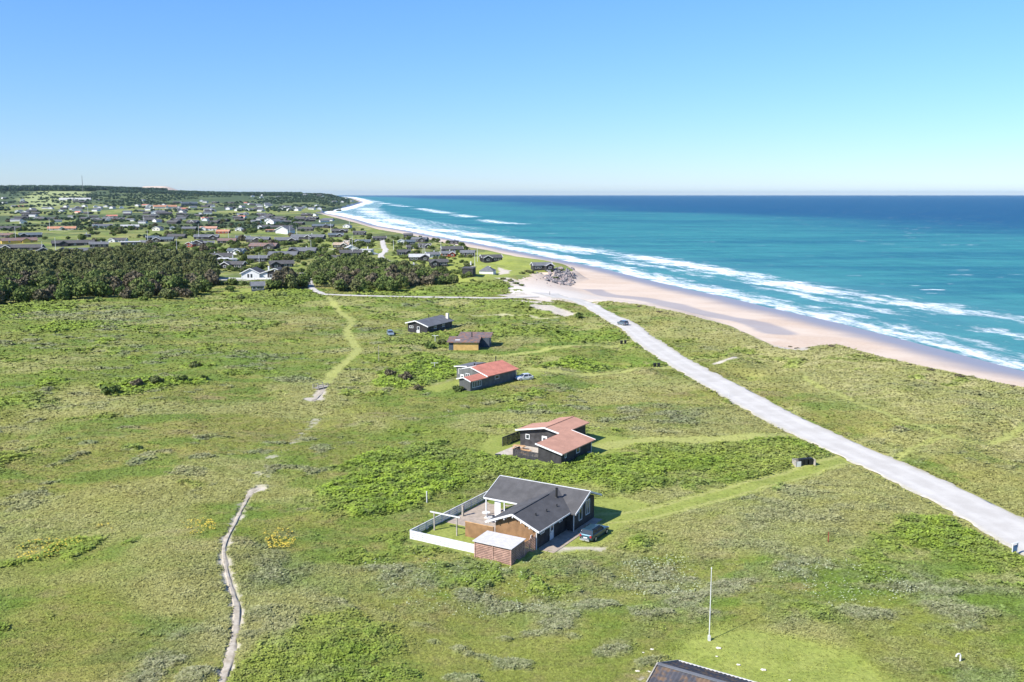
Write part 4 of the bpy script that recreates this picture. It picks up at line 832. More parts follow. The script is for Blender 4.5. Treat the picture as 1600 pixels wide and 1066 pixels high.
m = MB(); slab(m, [(9.2, 12.4, 2.88), (16.0, 12.4, 2.88), (16.0, 8.4, 3.24), (9.2, 8.4, 3.24)], .15); m.build('flat_roof', M['grey_roof'], h)
vb(h, [((-.44, 1.7, 3.0), (-.44, -.44, 2.29)), ((-.44, 1.7, 3.0), (-.44, 3.54, 2.51)), ((5.16, 4.3, 4.15), (5.16, -.64, 2.59)), ((7.36, 4.3, 4.15), (7.36, 8.6, 3.0)), ((9.16, 12.44, 2.9), (9.16, 8.6, 3.26))], .24)
window(h, 2.2, 0, 1.35, 3.0, 1.4, '-y', mull=4); window(h, 9.3, 0, 1.75, 1.5, .85, '-y', mull=0); window(h, 9.6, 11.0, 1.75, .8, 1.3, '-x'); window(h, 9.6, 9.8, 1.75, .8, 1.3, '-x'); window(h, 5.9, 5.6, 1.5, 1.1, 1.9, '-x', mull=1); door(h, 5.9, 7.2, .05, .95, 2.0, '-x')
stovepipe(h, 15.2, 4.9, 3.9, 1.2, .12); stovepipe(h, 10.0, 7.0, 3.5, .4, .15, 'roof_vent')
m = MB(); m.box(16.32, 16.4, -.12, -.02, 0, 2.55); m.build('downpipe', M['white'], h)

# ---- yellow boarded cottage
A3 = math.radians(86); hx3, hy3 = G(748, 548); h = empty('cottage', (hx3, hy3, 0), A3); tag(h, 'low cottage with a yellow boarded long wall and mottled brown roof', 'house'); BUILT.append(rect(hx3, hy3, A3, -.3, 12, -3, 8.8))
m = MB(); m.prism([(0.1, -.5), (8.2, -.5), (8.2, 2.35), (.1, 2.35)], .1, 5.2, 'x'); m.box(5.2, 11.2, -2.4, 6, -.5, 2.7); m.build('wall', M['blue_wall'], h)
m = MB(); m.box(0, .09, .1, 6.9, -.4, 2.35); m.build('long_wall_boarding', M['yellow_wall'], h)
m = MB(); slab(m, [(-.5, 8.7, 2.45), (5.6, 8.7, 3.05), (5.6, -.2, 3.05), (-.5, -.2, 2.45)], .25); slab(m, [(5.4, 6.4, 3.0), (11.6, 6.4, 3.45), (11.6, -2.9, 3.45), (5.4, -2.9, 3.0)], .3); m.build('roof', M['brown_roof'], h)
stovepipe(h, 5.0, 2.4, 3.1, 1.1, .13); m = MB(); slab(m, [(1.0, 6.6, 2.66), (1.7, 6.6, 2.73), (1.7, 5.2, 2.73), (1.0, 5.2, 2.66)], .05); m.build('skylight', M['white'], h); window(h, 8.2, -2.4, 1.5, 1.2, 1.0, '-y'); window(h, 2.6, .1, 1.4, 1.0, 1.0, '-y', 'dark_wood')
# ---- dark gabled cottage
A4 = math.radians(64); hx4, hy4 = G(668, 522); h = empty('cottage', (hx4, hy4, 0), A4); tag(h, 'black gabled cottage with a smooth grey roof and pale yellow chimney beside a parked car', 'house'); BUILT.append(rect(hx4, hy4, A4, -.3, 17, -.3, 8))
m = MB(); m.prism([(.2, -.5), (7.2, -.5), (7.2, 2.9), (4.2, 3.6), (.2, 2.2)], .3, 15.5, 'x'); m.build('wall', M['black_wood'], h)
m = MB(); slab(m, [(-.3, 4.2, 3.85), (16, 4.2, 3.85), (16, -.4, 2.25), (-.3, -.4, 2.25)], .14); slab(m, [(-.3, 7.7, 3.0), (16, 7.7, 3.0), (16, 4.2, 3.85), (-.3, 4.2, 3.85)], .14); m.build('roof', M['grey_roof'], h)
vb(h, [((-.34, 4.2, 3.87), (-.34, -.44, 2.26)), ((-.34, 4.2, 3.87), (-.34, 7.74, 3.01))], .34)
m = MB(); m.box(14.6, 15.4, 1.2, 2.0, 2.4, 4.6); m.build('chimney', M['yellow_paint'] if False else M['cream'], h); stovepipe(h, 9.5, 5.2, 3.6, 1.0, .12, 'flue'); window(h, .3, 5.9, 1.8, 1.4, .7, '-x', mull=1); window(h, .3, 3.4, 1.5, .9, 1.1, '-x'); m = MB(); m.box(.2, .28, 2.9, 4.0, .1, .9); m.build('panel', M['offwhite'], h); window(h, 5, .2, 1.4, 1.6, .9, '-y', mull=1); window(h, 10, .2, 1.4, 1.6, .9, '-y', mull=1)
# ---- house at the lower edge
rn = G(1028, 1038, 4.2); A5 = math.radians(-33); h = empty('house', (rn[0], rn[1], 0), A5); tag(h, 'house with a lichen stained dark corrugated roof at the bottom edge of the photo', 'house')
BUILT.append(rect(rn[0], rn[1], A5, .2, 15, -4.4, 4.4))
m = MB(); m.prism([(-3.8, -.4), (3.8, -.4), (3.8, 2.6), (0, 4.0), (-3.8, 2.6)], .4, 14, 'x'); m.build('wall', M['brown_wood'], h)
m = MB(); n_ = 46
def corr(x0, x1, y0, z0, y1, z1):
    k = int((x1 - x0) / .18); pts = []
    for i in range(k + 1):
        x = x0 + (x1 - x0) * i / k; dz = .035 * (1 if i % 2 else -1); pts += [(x, y0, z0 + dz), (x, y1, z1 + dz)]
    m.poly(pts, [(2 * i, 2 * i + 2, 2 * i + 3, 2 * i + 1) for i in range(k)])
corr(0, 14.5, -4.3, 2.62, 0, 4.22); corr(0, 14.5, 0, 4.22, 4.3, 2.62); m.build('roof', M['lichen_roof'], h); R5 = MB(); R5.prism([(-4.2, 2.55), (0, 4.12), (4.2, 2.55), (0, 4.0)], .05, 14.4, 'x'); R5.build('roof_deck', M['dark_wood'], h)
m = MB(); m.bar((-.06, -4.35, 2.6), (-.06, 0, 4.24), .1, .16); m.bar((-.06, 0, 4.24), (-.06, 4.35, 2.6), .1, .16); m.build('vergeboard', M['grey_wood'], h); m = MB(); m.bar((0, 4.36, 2.6), (14.5, 4.36, 2.6), .1, .12); m.build('gutter', M['offwhite'], h); m = MB(); m.bar((0, 0, 4.27), (14.5, 0, 4.27), .34, .07); m.build('ridge_cap', M['grey_roof'], h)
window(h, .4, 0, 1.4, 1.4, 1.1, '-x', mull=1)

# ---- cottages of the settlement
FARG = {}
def cottage(px, py, wpx, roof, wall, style, label, group=None, rot=None, zmul=1.0, name='cottage', pos=None, detail=True, wm=None):
    if pos is None: x, y, z = P(px, py)
    else: x, y, z = pos
    D = math.hypot(x, y); w = wm or max(5.5, wpx / F * D); r = random.Random(int(px * 7 + py * 131)); base = math.atan2(-x, y) * .5
    rz = base + (rot if rot is not None else r.uniform(-.35, .35)); o = empty(name, (x, y, z), rz); dep = min(9, max(5.5, w * .5)); e = 2.5 * zmul; rg = e + dep * .20 * zmul + .4
    Wm, Rm, Tm = MB(), MB(), MB(); wins = []
    def blk(x0, x1, y0, y1, ax, e=e, rg=rg):
        o_ = .45
        if ax == 'x':
            ym = (y0 + y1) / 2; Wm.prism([(y0, -1.5), (y1, -1.5), (y1, e), (ym, rg - .12), (y0, e)], x0, x1, 'x')
            s = (rg - e) / (ym - y0); zl = e - s * o_ + .12
            slab(Rm, [(x0 - o_, ym, rg), (x1 + o_, ym, rg), (x1 + o_, y0 - o_, zl), (x0 - o_, y0 - o_, zl)], .2); slab(Rm, [(x0 - o_, y1 + o_, zl), (x1 + o_, y1 + o_, zl), (x1 + o_, ym, rg), (x0 - o_, ym, rg)], .2)
            for xe in (x0 - o_ - .05, x1 + o_ + .05): Tm.bar((xe, ym, rg), (xe, y0 - o_, zl), .1, .34); Tm.bar((xe, ym, rg), (xe, y1 + o_, zl), .1, .34)
        else:
            xm = (x0 + x1) / 2; Wm.prism([(x0, -1.5), (x1, -1.5), (x1, e), (xm, rg - .12), (x0, e)], y0, y1, 'y')
            s = (rg - e) / (xm - x0); zl = e - s * o_ + .12
            slab(Rm, [(xm, y0 - o_, rg), (x0 - o_, y0 - o_, zl), (x0 - o_, y1 + o_, zl), (xm, y1 + o_, rg)], .2); slab(Rm, [(x1 + o_, y0 - o_, zl), (xm, y0 - o_, rg), (xm, y1 + o_, rg), (x1 + o_, y1 + o_, zl)], .2)
            ye = y0 - o_ - .05; Tm.bar((xm, ye, rg), (x0 - o_, ye, zl), .1, .34); Tm.bar((xm, ye, rg), (x1 + o_, ye, zl), .1, .34)
    if style == 's':
        blk(-w / 2, w / 2, -dep / 2, dep / 2, 'x')
        if w > 17 and detail: gq = w * r.uniform(-.3, .3); blk(gq - 3.2, gq + 3.2, -dep / 2 - 2.6, dep / 2 - 1.5, 'y', rg=rg - .25)
        wins = [(-w * .28, -dep / 2), (w * .05, -dep / 2), (w * .3, -dep / 2)]
    elif style == 'g':
        w = min(w, 9); blk(-w / 2, w / 2, -w * .6, w * .6, 'y', rg=e + w * .22 + .3); wins = [(-w * .22, -w * .6), (w * .22, -w * .6)]
    elif style == 'L':
        g = min(7.5, w * .42); sd = -1 if r.random() < .5 else 1; blk(-w / 2, w / 2, -dep / 2, dep / 2, 'x'); xc = sd * (w / 2 - g / 2); blk(xc - g / 2, xc + g / 2, -dep / 2 - 3.5, dep / 2 - 1, 'y', rg=rg - .15); wins = [(xc, -dep / 2 - 3.5), (-sd * w * .15, -dep / 2), (-sd * w * .35, -dep / 2)]
    elif style == 'f':
        Wm.box(-w / 2, w / 2, -dep / 2, dep / 2, -1.5, e); slab(Rm, [(-w / 2 - .4, -dep / 2 - .4, e + .25), (w / 2 + .4, -dep / 2 - .4, e + .25), (w / 2 + .4, dep / 2 + .4, e + .6), (-w / 2 - .4, dep / 2 + .4, e + .6)], .25); wins = [(-w * .25, -dep / 2), (w * .2, -dep / 2)]
    elif style == 'p':
        Wm.box(-w / 2, w / 2, -w / 2, w / 2, -1.5, e); q = w / 2 + .3; Rm.poly([(-q, -q, e), (q, -q, e), (q, q, e), (-q, q, e), (0, 0, e + w * .36)], [(0, 1, 4), (1, 2, 4), (2, 3, 4), (3, 0, 4), (3, 2, 1, 0)])
    Wm.build('wall', M[wall], o); Rm.build('roof', M[roof], o)
    trim = 'white' if wall in ('black_wood', 'dark_wood', 'white', 'blue_wall') and r.random() < .6 else 'grey_roof'
    if wall in ('white', 'red_wall', 'cream', 'orange'): trim = 'white'
    if Tm.v:
        for q in range(0, len(Tm.v), 16): t_ = MB(); t_.v = Tm.v[q:q + 16]; t_.f = [f for f in Tm.f if q <= f[0] < q + 16]; t_.f = [tuple(i_ - q for i_ in f) for f in t_.f]; t_.build('vergeboard', M[trim], o)
    if detail:
        for wx, wy in wins:
            m = MB(); m.box(wx - .8, wx + .8, wy - .06, wy - .01, .8, 2.0); f = m.build('window', M['offwhite'], o); m = MB(); m.box(wx - .62, wx + .62, wy - .09, wy - .065, .95, 1.85); m.build('pane', M['glass'], f)
        if r.random() < .5: m = MB(); m.box(w * .1, w * .1 + .6, .1, .7, rg - 1, rg + .8); m.build('chimney', M['offwhite' if r.random() < .5 else 'dark_wood'], o)
    tag(o, label, 'house' if name != 'shed' else 'shed', group); BUILT.append(rect(x, y, rz, -w / 2 - .6, w / 2 + .6, -dep / 2 - 1, dep / 2 + 1)); return o
SL, GRF, BL, BW, DW, WH = 'slate', 'grey_roof', 'blue_roof', 'black_wood', 'dark_wood', 'white'
MID = [(14, 360, 30, SL, DW, 's', 'long low dark cottage at the left edge above the yellow walled house'), (48, 371, 28, BL, BW, 's', 'cottage with a teal grey roof just above the yellow walled house'), (97, 360, 36, 'orange_roof', 'cream', 's', 'long cottage with an orange roof on the left behind the wood'),
 (160, 355, 26, GRF, 'white', 'L', 'grey roofed cottage with a small white gable behind the dark bushes'), (10, 371, 20, 'brown_roof', DW, 's', 'brown roofed low cottage at the left edge beside a flagpole'), (30, 380, 44, 'brown_roof', 'yellow_paint', 's', 'brown roofed cottage with a yellow end wall at the left'),
 (30, 391, 62, SL, BW, 's', 'longest dark slate roofed house behind the left wood'), (68, 397, 24, SL, BW, 'g', 'dark gabled cottage right of the longest slate roof'), (98, 397, 17, GRF, BW, 'g', 'cottage with a bright white bargeboard gable behind the left wood'),
 (115, 384, 54, SL, BW, 's', 'long grey roofed house second row behind the left wood'), (127, 397, 32, GRF, BW, 'L', 'grey roofed cottage with white porch right of the white bargeboard gable'), (155, 386, 24, GRF, DW, 's', 'plain grey roofed cottage with a pale flue beside the dark bush'),
 (186, 379, 22, SL, WH, 'L', 'dark roofed cottage with white front parts above the pale flat roof'), (204, 383, 26, 'pale_roof', DW, 'f', 'cottage with a long pale flat roof behind the wood'), (195, 400, 38, 'brown_roof', DW, 's', 'low olive brown roof with a yellow green verge just behind the wood'), (133, 371, 15, GRF, BW, 'f', 'small grey flat roof among bushes left of centre in the settlement'),
 (203, 357, 24, 'pale_roof', WH, 's', 'pale roofed white cottage behind the thickest bushes'), (206, 391, 13, 'pale_roof', 'offwhite', 'g', 'small off white gabled hut at the back of the wood'), (229, 383, 18, GRF, BW, 's', 'grey cottage right of the small off white gabled hut'), (238, 375, 17, BL, BW, 's', 'blue grey roof left of a matching blue grey gable'),
 (256, 378, 27, BL, BW, 'L', 'blue grey roofed cottage with a gable above the open green plot'), (256, 399, 18, GRF, DW, 'L', 'small grey cottage in the scrub right behind the wood'), (298, 386, 11, GRF, 'red_wall', 'g', 'small red gabled cottage with white bargeboards'), (311, 384, 16, SL, BW, 'g', 'dark gable with one white bargeboard right of the small red cottage'), (327, 384, 13, GRF, DW, 's', 'grey cottage right of the dark gable with one white bargeboard'),
 (323, 374, 34, GRF, BW, 'L', 'broad grey roofed house above the small red cottage'), (349, 365, 19, 'orange_roof', 'red_wall', 's', 'cottage with a bright orange tiled roof amid grey ones'), (374, 360, 9, 'pale_roof', WH, 'g', 'tiny white gabled cottage right of the bright orange roof'), (326, 360, 24, 'brick_roof', WH, 'L', 'pinkish roofed cottage with a white gable left of the bright orange roof'),
 (247, 360, 12, GRF, 'orange' if False else 'cream', 'g', 'small orange tinted gabled cottage with white bargeboards'), (270, 359, 8, GRF, WH, 'g', 'tiny white gable on a dark bushy slope'), (277, 373, 25, SL, DW, 's', 'long dark roof right of the blue grey gable'), (296, 360, 19, GRF, DW, 's', 'grey roofed cottage right of the tiny white gable'),
 (355, 380, 26, 'brown_roof', DW, 's', 'brownish long roof right of the dark gabled row'), (380, 375, 20, BL, BW, 'L', 'blue grey roofed cottage with many angles left of the long house with four white windows'), (404, 378, 33, GRF, DW, 's', 'long grey house with four white windows'), (370, 397, 24, BL, WH, 'L', 'blue grey striped roof with a white lower wall'),
 (328, 407, 64, SL, DW, 's', 'very long grey roofed house just behind the right end of the wood'), (349, 411, 12, 'offwhite', WH, 'f', 'small white outbuilding right of the very long grey house', 'shed'), (362, 412, 12, 'pale_roof', 'offwhite', 'f', 'second small white outbuilding left of the dark house before the villa', 'shed'), (281, 407, 12, 'offwhite', WH, 'f', 'low white shed at the foot of a flagpole behind the wood', 'shed'),
 (367, 419, 30, SL, BW, 'L', 'dark low house left behind the white villa'), (413, 389, 42, 'brown_roof', BW, 'L', 'dark brown house with several gables and white doors'), (425, 363, 18, 'orange_roof', DW, 'f', 'low cottage with a pinkish orange flat roof'), (414, 357, 16, SL, WH, 'L', 'dark cottage with a white gable left of the long black roof'), (440, 358, 32, SL, BW, 's', 'long black roofed house near the middle of the settlement'),
 (478, 361, 22, SL, DW, 's', 'dark grey roofed cottage with a pale gable end above a long grey house'), (482, 374, 50, GRF, DW, 's', 'long grey house on the open green in mid settlement'), (448, 379, 34, GRF, BW, 's', 'flat lying grey roofed house with a white flue'), (525, 371, 22, BL, BW, 'L', 'blue grey cottage on the green slope beside a flagpole'), (531, 364, 24, SL, BW, 's', 'dark cottage directly behind the blue grey one on the green slope'),
 (562, 367, 18, SL, BW, 's', 'black pyramid like cottage alone on the green slope near the sea'), (567, 382, 22, BL, BW, 'L', 'teal dark cottage with a white end near the curved lane'), (534, 387, 24, 'tan_roof', BW, 'L', 'cottage beside a bare sandy mound'), (549, 393, 21, 'pale_roof', WH, 'g', 'white gabled house behind a flagpole'), (541, 411, 58, 'slate', WH, 'L', 'large house with a near black roof and white edges before the thicket'),
 (548, 400, 32, SL, BW, 's', 'dark roof squeezed between the white gabled house and the large black roof'), (474, 397, 40, GRF, BW, 'L', 'grey house with a white bargeboard gable in the middle of the settlement'), (443, 404, 42, GRF, DW, 's', 'broad plain grey roof joined to the grey gabled house'), (403, 409, 26, GRF, BW, 's', 'grey roofed cottage with a dark gable end behind the villa'),
 (440, 418, 34, SL, BW, 'L', 'dark roof with white edge lines directly behind the villa'), (403, 454, 17, GRF, 'blue_wall', 's', 'small hut with blue grey wall on the lawn below the villa', 'shed'), (572, 396, 20, 'pale_roof', 'offwhite', 'f', 'low pale sheds right of the white gabled house', 'shed'), (505, 356, 32, BL, BW, 's', 'blue grey long roof on the coastal slope'), (543, 356, 13, GRF, WH, 'g', 'small white gable near the coastal cliff'),
 (593, 375, 20, SL, BW, 's', 'low black house at the head of the curved sandy lane'), (638, 371, 14, SL, BW, 's', 'low dark house at the cliff edge, furthest up the shore of its row'), (656, 378, 24, GRF, BW, 'L', 'grey brown house with angled roofs by the cliff edge'), (627, 381, 10, 'pale_roof', WH, 'g', 'small white gabled cottage right of the curved lane'), (641, 382, 14, BL, BW, 's', 'teal cottage right of the small white gabled one'),
 (645, 391, 18, SL, BW, 's', 'dark cottage in the pair above the white edged roof'), (664, 388, 18, SL, BW, 'L', 'dark cottage with a white gable in the pair nearer the sea'), (631, 399, 19, SL, BW, 'L', 'black cottage with white window frames left of the pale flat roofed one'), (655, 406, 31, 'pale_roof', BW, 'L', 'black cottage with a pale white roof'), (685, 417, 27, SL, BW, 'L', 'black cottage with white bargeboards at the upper edge of the thicket'),
 (676, 403, 20, 'grey_roof', WH, 's', 'cottage with a white end wall and a white chimney'), (700, 401, 20, 'grey_roof', 'red_wall', 'L', 'dark red walled cottage near the shore'), (731, 402, 22, GRF, BW, 's', 'dark grey cottage between the red one and the shore'), (706, 394, 32, SL, BW, 's', 'broad black roof behind the dark red cottage'), (709, 381, 15, SL, BW, 'f', 'small flat black cottage at the edge of the beach cliff'),
 (767, 408, 32, SL, BW, 'L', 'black house on the green slope nearest the narrow beach'), (733, 434, 9, 'slate', BW, 'f', 'small black hut like a tower standing in the grass', 'shed'), (762, 429, 22, GRF, WH, 'p', 'white walled cottage with a grey pyramid roof'), (846, 422, 30, 'grey_roof', BW, 'L', 'black cottage on the dune above the boulder slope'), (644, 424, 14, GRF, BW, 's', 'small grey roof half sunk in the thicket')]
for t in MID:
    px, py, w, rf, wl, st, lab = t[:7]; zm = 2.0 if 'tower' in lab else 1.0; cottage(px, py, w, rf, wl, st, lab, name=t[7] if len(t) > 7 else 'cottage', zmul=zm, rot=(-.2 if 'pyramid' in lab else None))
# the villa: white gable and broad dark gable
vx, vy, vz = P(418, 436); v = empty('villa', (vx, vy, vz), .02); tag(v, 'villa with a white gable and a broad dark gable behind a white wall', 'house'); BUILT.append(rect(vx, vy, 0, -14, 14, -2, 14))
m = MB(); m.prism([(-13, -1), (-4, -1), (-4, 2.8), (-8.5, 5.0), (-13, 2.8)], 0, 12, 'y'); m.prism([(-4.2, -1), (-.2, -1), (-.2, 3.2), (-4.2, 2.6)], 1.0, 8, 'y'); m.build('wall', M['white'], v)
m = MB(); m.prism([(-.2, -1), (9.2, -1), (9.2, 2.7), (3.6, 4.9), (-.2, 3.4)], 1.0, 12, 'y'); m.build('dark_wall', M['dark_wood'], v)
m = MB(); slab(m, [(-8.5, -.6, 5.3), (-13.6, -.6, 2.7), (-13.6, 13, 2.7), (-8.5, 13, 5.3)], .2); slab(m, [(-3.4, -.6, 2.7), (-8.5, -.6, 5.3), (-8.5, 13, 5.3), (-3.4, 13, 2.7)], .2); slab(m, [(3.6, .4, 5.2), (-4.4, .4, 2.5), (-4.4, 13.2, 2.5), (3.6, 13.2, 5.2)], .2); slab(m, [(10, .4, 2.7), (3.6, .4, 5.2), (3.6, 13.2, 5.2), (10, 13.2, 2.7)], .2); m.build('roof', M['slate'], v)
for a, b in (((-8.5, -.66, 5.34), (-13.7, -.66, 2.7)), ((-8.5, -.66, 5.34), (-3.3, -.66, 2.7)), ((3.6, .34, 5.24), (-4.5, .34, 2.5)), ((3.6, .34, 5.24), (10.1, .34, 2.7))): m = MB(); m.bar(a, b, .1, .4); m.build('vergeboard', M['white'], v)
for x in (-9.6, -8.0): window(v, x, 0, 1.5, 1.1, 2.2, '-y')
for x in (1.5, 5.0, 7.2): window(v, x, 1.0, 1.4, 1.3, 1.4, '-y')
m = MB(); m.box(3.3, 3.8, .7, 1.0, -.5, 4.8); m.build('pilaster', M['white'], v); m = MB(); m.box(-.8, -.1, 5, 5.7, 3, 6.1); m.build('chimney', M['white'], v)
fn = empty('garden_wall', (vx, vy, vz)); tag(fn, 'low white garden wall in front of the villa', 'wall'); m = MB(); m.box(-24, 9, -3.2, -3.0, -1, .9); m.build('wall_panel', M['white'], fn)
for x in (-24, -18, -12, -6, 0, 9): m = MB(); m.box(x - .2, x + .2, -3.3, -2.9, -1, 1.15); m.build('pillar', M['white'], fn)

# ---- distant rows: each a small house of its own
rr = random.Random(5)
kinds = [('white walled', 'grey_roof', 'white', 'g', 'vergeboard'), ('dark walled', 'slate', 'dark_wood', 's', ''), ('grey roofed', 'grey_roof', 'offwhite', 's', ''), ('black gabled', 'slate', 'black_wood', 'L', 'white'), ('red roofed', 'red_roof', 'cream', 's', '')]
protos = {}
def far_house(k, x, y, zone, sc=1.0):
    nm, rf, wl, st, _ = kinds[k]; v = rr.randrange(3)
    lab = 'tiny %s cottage in %s' % (nm, zone); grp = '%s cottages in %s' % (nm, zone)
    if (k, v) not in protos:
        protos[(k, v)] = cottage(10 + k * 37 + v * 11, 300 + v * 13, 0, rf, wl, st, lab, grp, pos=(x, y, hz(x, y)), detail=False, wm=(9, 14, 12, 15, 13)[k] * (1 + .2 * v)); protos[(k, v)].scale = (sc,) * 3; return
    p = protos[(k, v)]; o = p.copy(); C.objects.link(o); o.location = (x, y, hz(x, y)); o.rotation_euler = (0, 0, rr.uniform(-.6, .6)); o.scale = (sc,) * 3; o['label'] = lab; o['group'] = grp
    for ch in p.children: c = ch.copy(); C.objects.link(c); c.parent = o
def zone(n, x0, x1, y0, y1, name, wts, sc=1.0, minsep=0):
    for i in range(n):
        px = rr.uniform(x0, x1); py = rr.uniform(y0, y1); 
        x, y, z = P(px, py, 14)
        if not on_land(np.array([x]), np.array([y]))[0]: continue
        far_house(rr.choices(range(5), wts)[0], x, y, name, sc)
zone(34, 5, 190, 318, 334, 'the rows below the pine forest on the left', (6, 2, 3, 2, .3), 1.25)
zone(40, 190, 330, 319, 336, 'the crowded rows under the long forest ridge', (6, 2, 3, 2, .5), 1.25)
zone(40, 320, 500, 319, 331, 'the white rows of the far village', (7, 1, 3, 1, .3), 1.35)
zone(34, 395, 555, 305.5, 317, 'the village on the far headland', (6, 1, 3, 1, .4), 1.6)
zone(30, 20, 240, 333, 350, 'the open green left part of the settlement', (2, 4, 3, 4, .3), 1.0)
zone(34, 230, 420, 334, 350, 'the bushy middle of the settlement', (3, 4, 3, 4, .5), 1.0)
zone(26, 400, 535, 336, 352, 'the slope above the surf', (2, 4, 2, 4, .3), 1.0)
x, y, z = P(258, 326); cottage(258, 326, 30, 'orange_roof', 'cream', 's', 'long orange roofed hall in the distant village', pos=(x, y, z), name='hall', zmul=2.2, wm=62)
x, y, z = P(118, 320); cottage(118, 320, 40, 'pale_roof', 'offwhite', 's', 'long pale roofed hall at the foot of the distant forest', pos=(x, y, z), name='hall', zmul=1.8, wm=110)
x, y, z = P(296, 322); cottage(296, 322, 20, 'blue_roof', 'blue_wall', 's', 'dark blue grey hall right of the long orange roof', pos=(x, y, z), name='hall', zmul=2.6, wm=48)
m = MB(); x, y, z = P(541, 306); m.box(-9, 9, -6, 6, -4, 9); m.prism([(-7, 9), (7, 9), (0, 14)], -10, 10, 'x'); c = obj('white_house', m.mesh('white_house', M['white'])); c.location = (x - 20, y, z); tag(c, 'bright white house on the tip of the far headland', 'house')

def wx(ratio0, ratio1, Y0, Y1, n, seed, th=0):
    r = random.Random(seed); out = []
    while len(out) < n:
        Y = r.uniform(Y0, Y1); X = Y * r.uniform(ratio0, ratio1)
        if th and fbm(np.array([X / 120]), np.array([Y / 240]), 91, 2)[0] < th: continue
        out.append((X, Y))
    return out
# shrubs between the cottages
sp2 = []
rs = random.Random(12)
CL = [(150, 362, 26, 26), (185, 366, 12, 10), (285, 352, 30, 16), (300, 366, 14, 8), (380, 350, 34, 14), (225, 358, 16, 12), (20, 374, 8, 6), (390, 364, 10, 6), (470, 405, 10, 6), (130, 350, 40, 10), (270, 365, 18, 10), (60, 340, 50, 10), (340, 345, 40, 10), (240, 395, 20, 10), (410, 350, 14, 8), (180, 345, 30, 8), (230, 388, 30, 8), (340, 395, 30, 6), (440, 345, 30, 6), (650, 405, 8, 5), (440, 410, 20, 5)]
occ = [np.array(b) for b in BUILT]
def hits(x, y, pad=3.0):
    for b in occ:
        c = b.mean(0); r_ = np.abs(b - c).max() + pad
        if abs(x - c[0]) < r_ and abs(y - c[1]) < r_: return True
    return False
cnt = 0
for i in range(420):
    c = rs.choice(CL) if rs.random() < .72 else (rs.uniform(0, 560), rs.uniform(338, 412), 12, 5); px = rs.gauss(c[0], c[2] * .5); py = rs.gauss(c[1], c[3] * .4)
    if py < 334: continue
    x, y = G(px, py); 
    if hits(x, y) or not on_land(np.array([x]), np.array([y]))[0]: continue
    sp2.append((x, y)); cnt += 1
    if cnt > 250: break
for x, y in sp2[:250]:
    k = rs.randrange(7); tree('garden_bush', 'tree', x, y, hz(x, y), rs.uniform(.5, 1.05), ('brownish' if k in (2, 5) else 'dark green') + ' bush or low tree between the cottages of the settlement', 'bush', ('brown' if k in (2, 5) else 'green') + ' bushes between the cottages', sz=.8, i=k)
ug = []
for X_, Y_ in wx(-.58, -.04, 440, 1150, 2600, 33, .50):
    if hits(X_, Y_, -1.5) or not on_land(np.array([X_]), np.array([Y_]))[0] or Y_ * 1 < 640 and X_ / Y_ < -.31: continue
    if min(math.hypot(X_ - q[0], Y_ - q[1]) for q in lane4 + lane5 + lane3) < 7: continue
    ug.append((X_, Y_))
# far wood: forest on the ridge, and the wooded strips behind the village
def forest(px0, px1, py0, py1, n, s0, s1, seed):
    r = random.Random(seed); out = []
    for i in range(n):
        x, y, z = P(r.uniform(px0, px1), r.uniform(py0, py1), 12); out.append((x, y))
    return out
bake('undergrowth', [(random.choice(TREES['shrub' if random.random() < .6 else 'tree'])[0], x, y, hz(x, y), (q := random.uniform(.4, 1.1) * (.9 if random.random() < .6 else .6), q, q * .7), random.uniform(0, 6.28)) for x, y in ug[:1100]], 'low scattered scrub and hedges between the cottages', 'scrub', 'crown')
tree_kit('fir', 3, 4.5, 11, 9, 22, 4.5, ['crown_far'])
bake('pine_forest', massmix(wx(-.62, -.435, 4700, 5300, 1300, 1), 1.4, 2.1, 'fir') + massmix(wx(-.45, -.36, 5200, 5900, 700, 2), 1.3, 2.0, 'fir'), 'dark pine forest on the horizon at the left', 'forest')
bake('ridge_forest', massmix(wx(-.42, -.22, 4600, 6400, 2200, 3), .9, 1.6, 'fir', .75) + massmix(wx(-.225, -.170, 4300, 6200, 330, 8), .5, 1.1, 'fir', .6), 'long wooded ridge behind the village', 'forest')
bake('village_trees', massmix(wx(-.60, -.18, 2300, 4600, 2300, 5, .5), .4, .9, 'fir', .6) + massmix([p for p in wx(-.60, -.22, 900, 2300, 1100, 6, .52)], .25, .55, 'fir', .6), 'scattered distant trees and hedges round the village', 'trees')
# ---- pale drift dune on the horizon
dn = []; n = 40
xs = np.linspace(-3050, -2500, 60); ysn = np.linspace(7300, 8100, 24); XX, YY = np.meshgrid(xs, ysn)
ex = ss(-2990, -2900, XX) * (1 - ss(-2760, -2560, XX)) * np.exp(-((YY - 7600) / 220) ** 2); ZZ = 40 + ex * (61 + 6 * fbm(XX / 120, YY / 90, 3)); idx = np.arange(XX.size).reshape(XX.shape)
o = obj('sand_dune', mesh_np('sand_dune', np.stack([XX.ravel(), YY.ravel(), ZZ.ravel()], 1), np.stack([idx[:-1, :-1], idx[:-1, 1:], idx[1:, 1:], idx[1:, :-1]], -1).reshape(-1, 4), M['sand'], True)); tag(o, kind='structure')

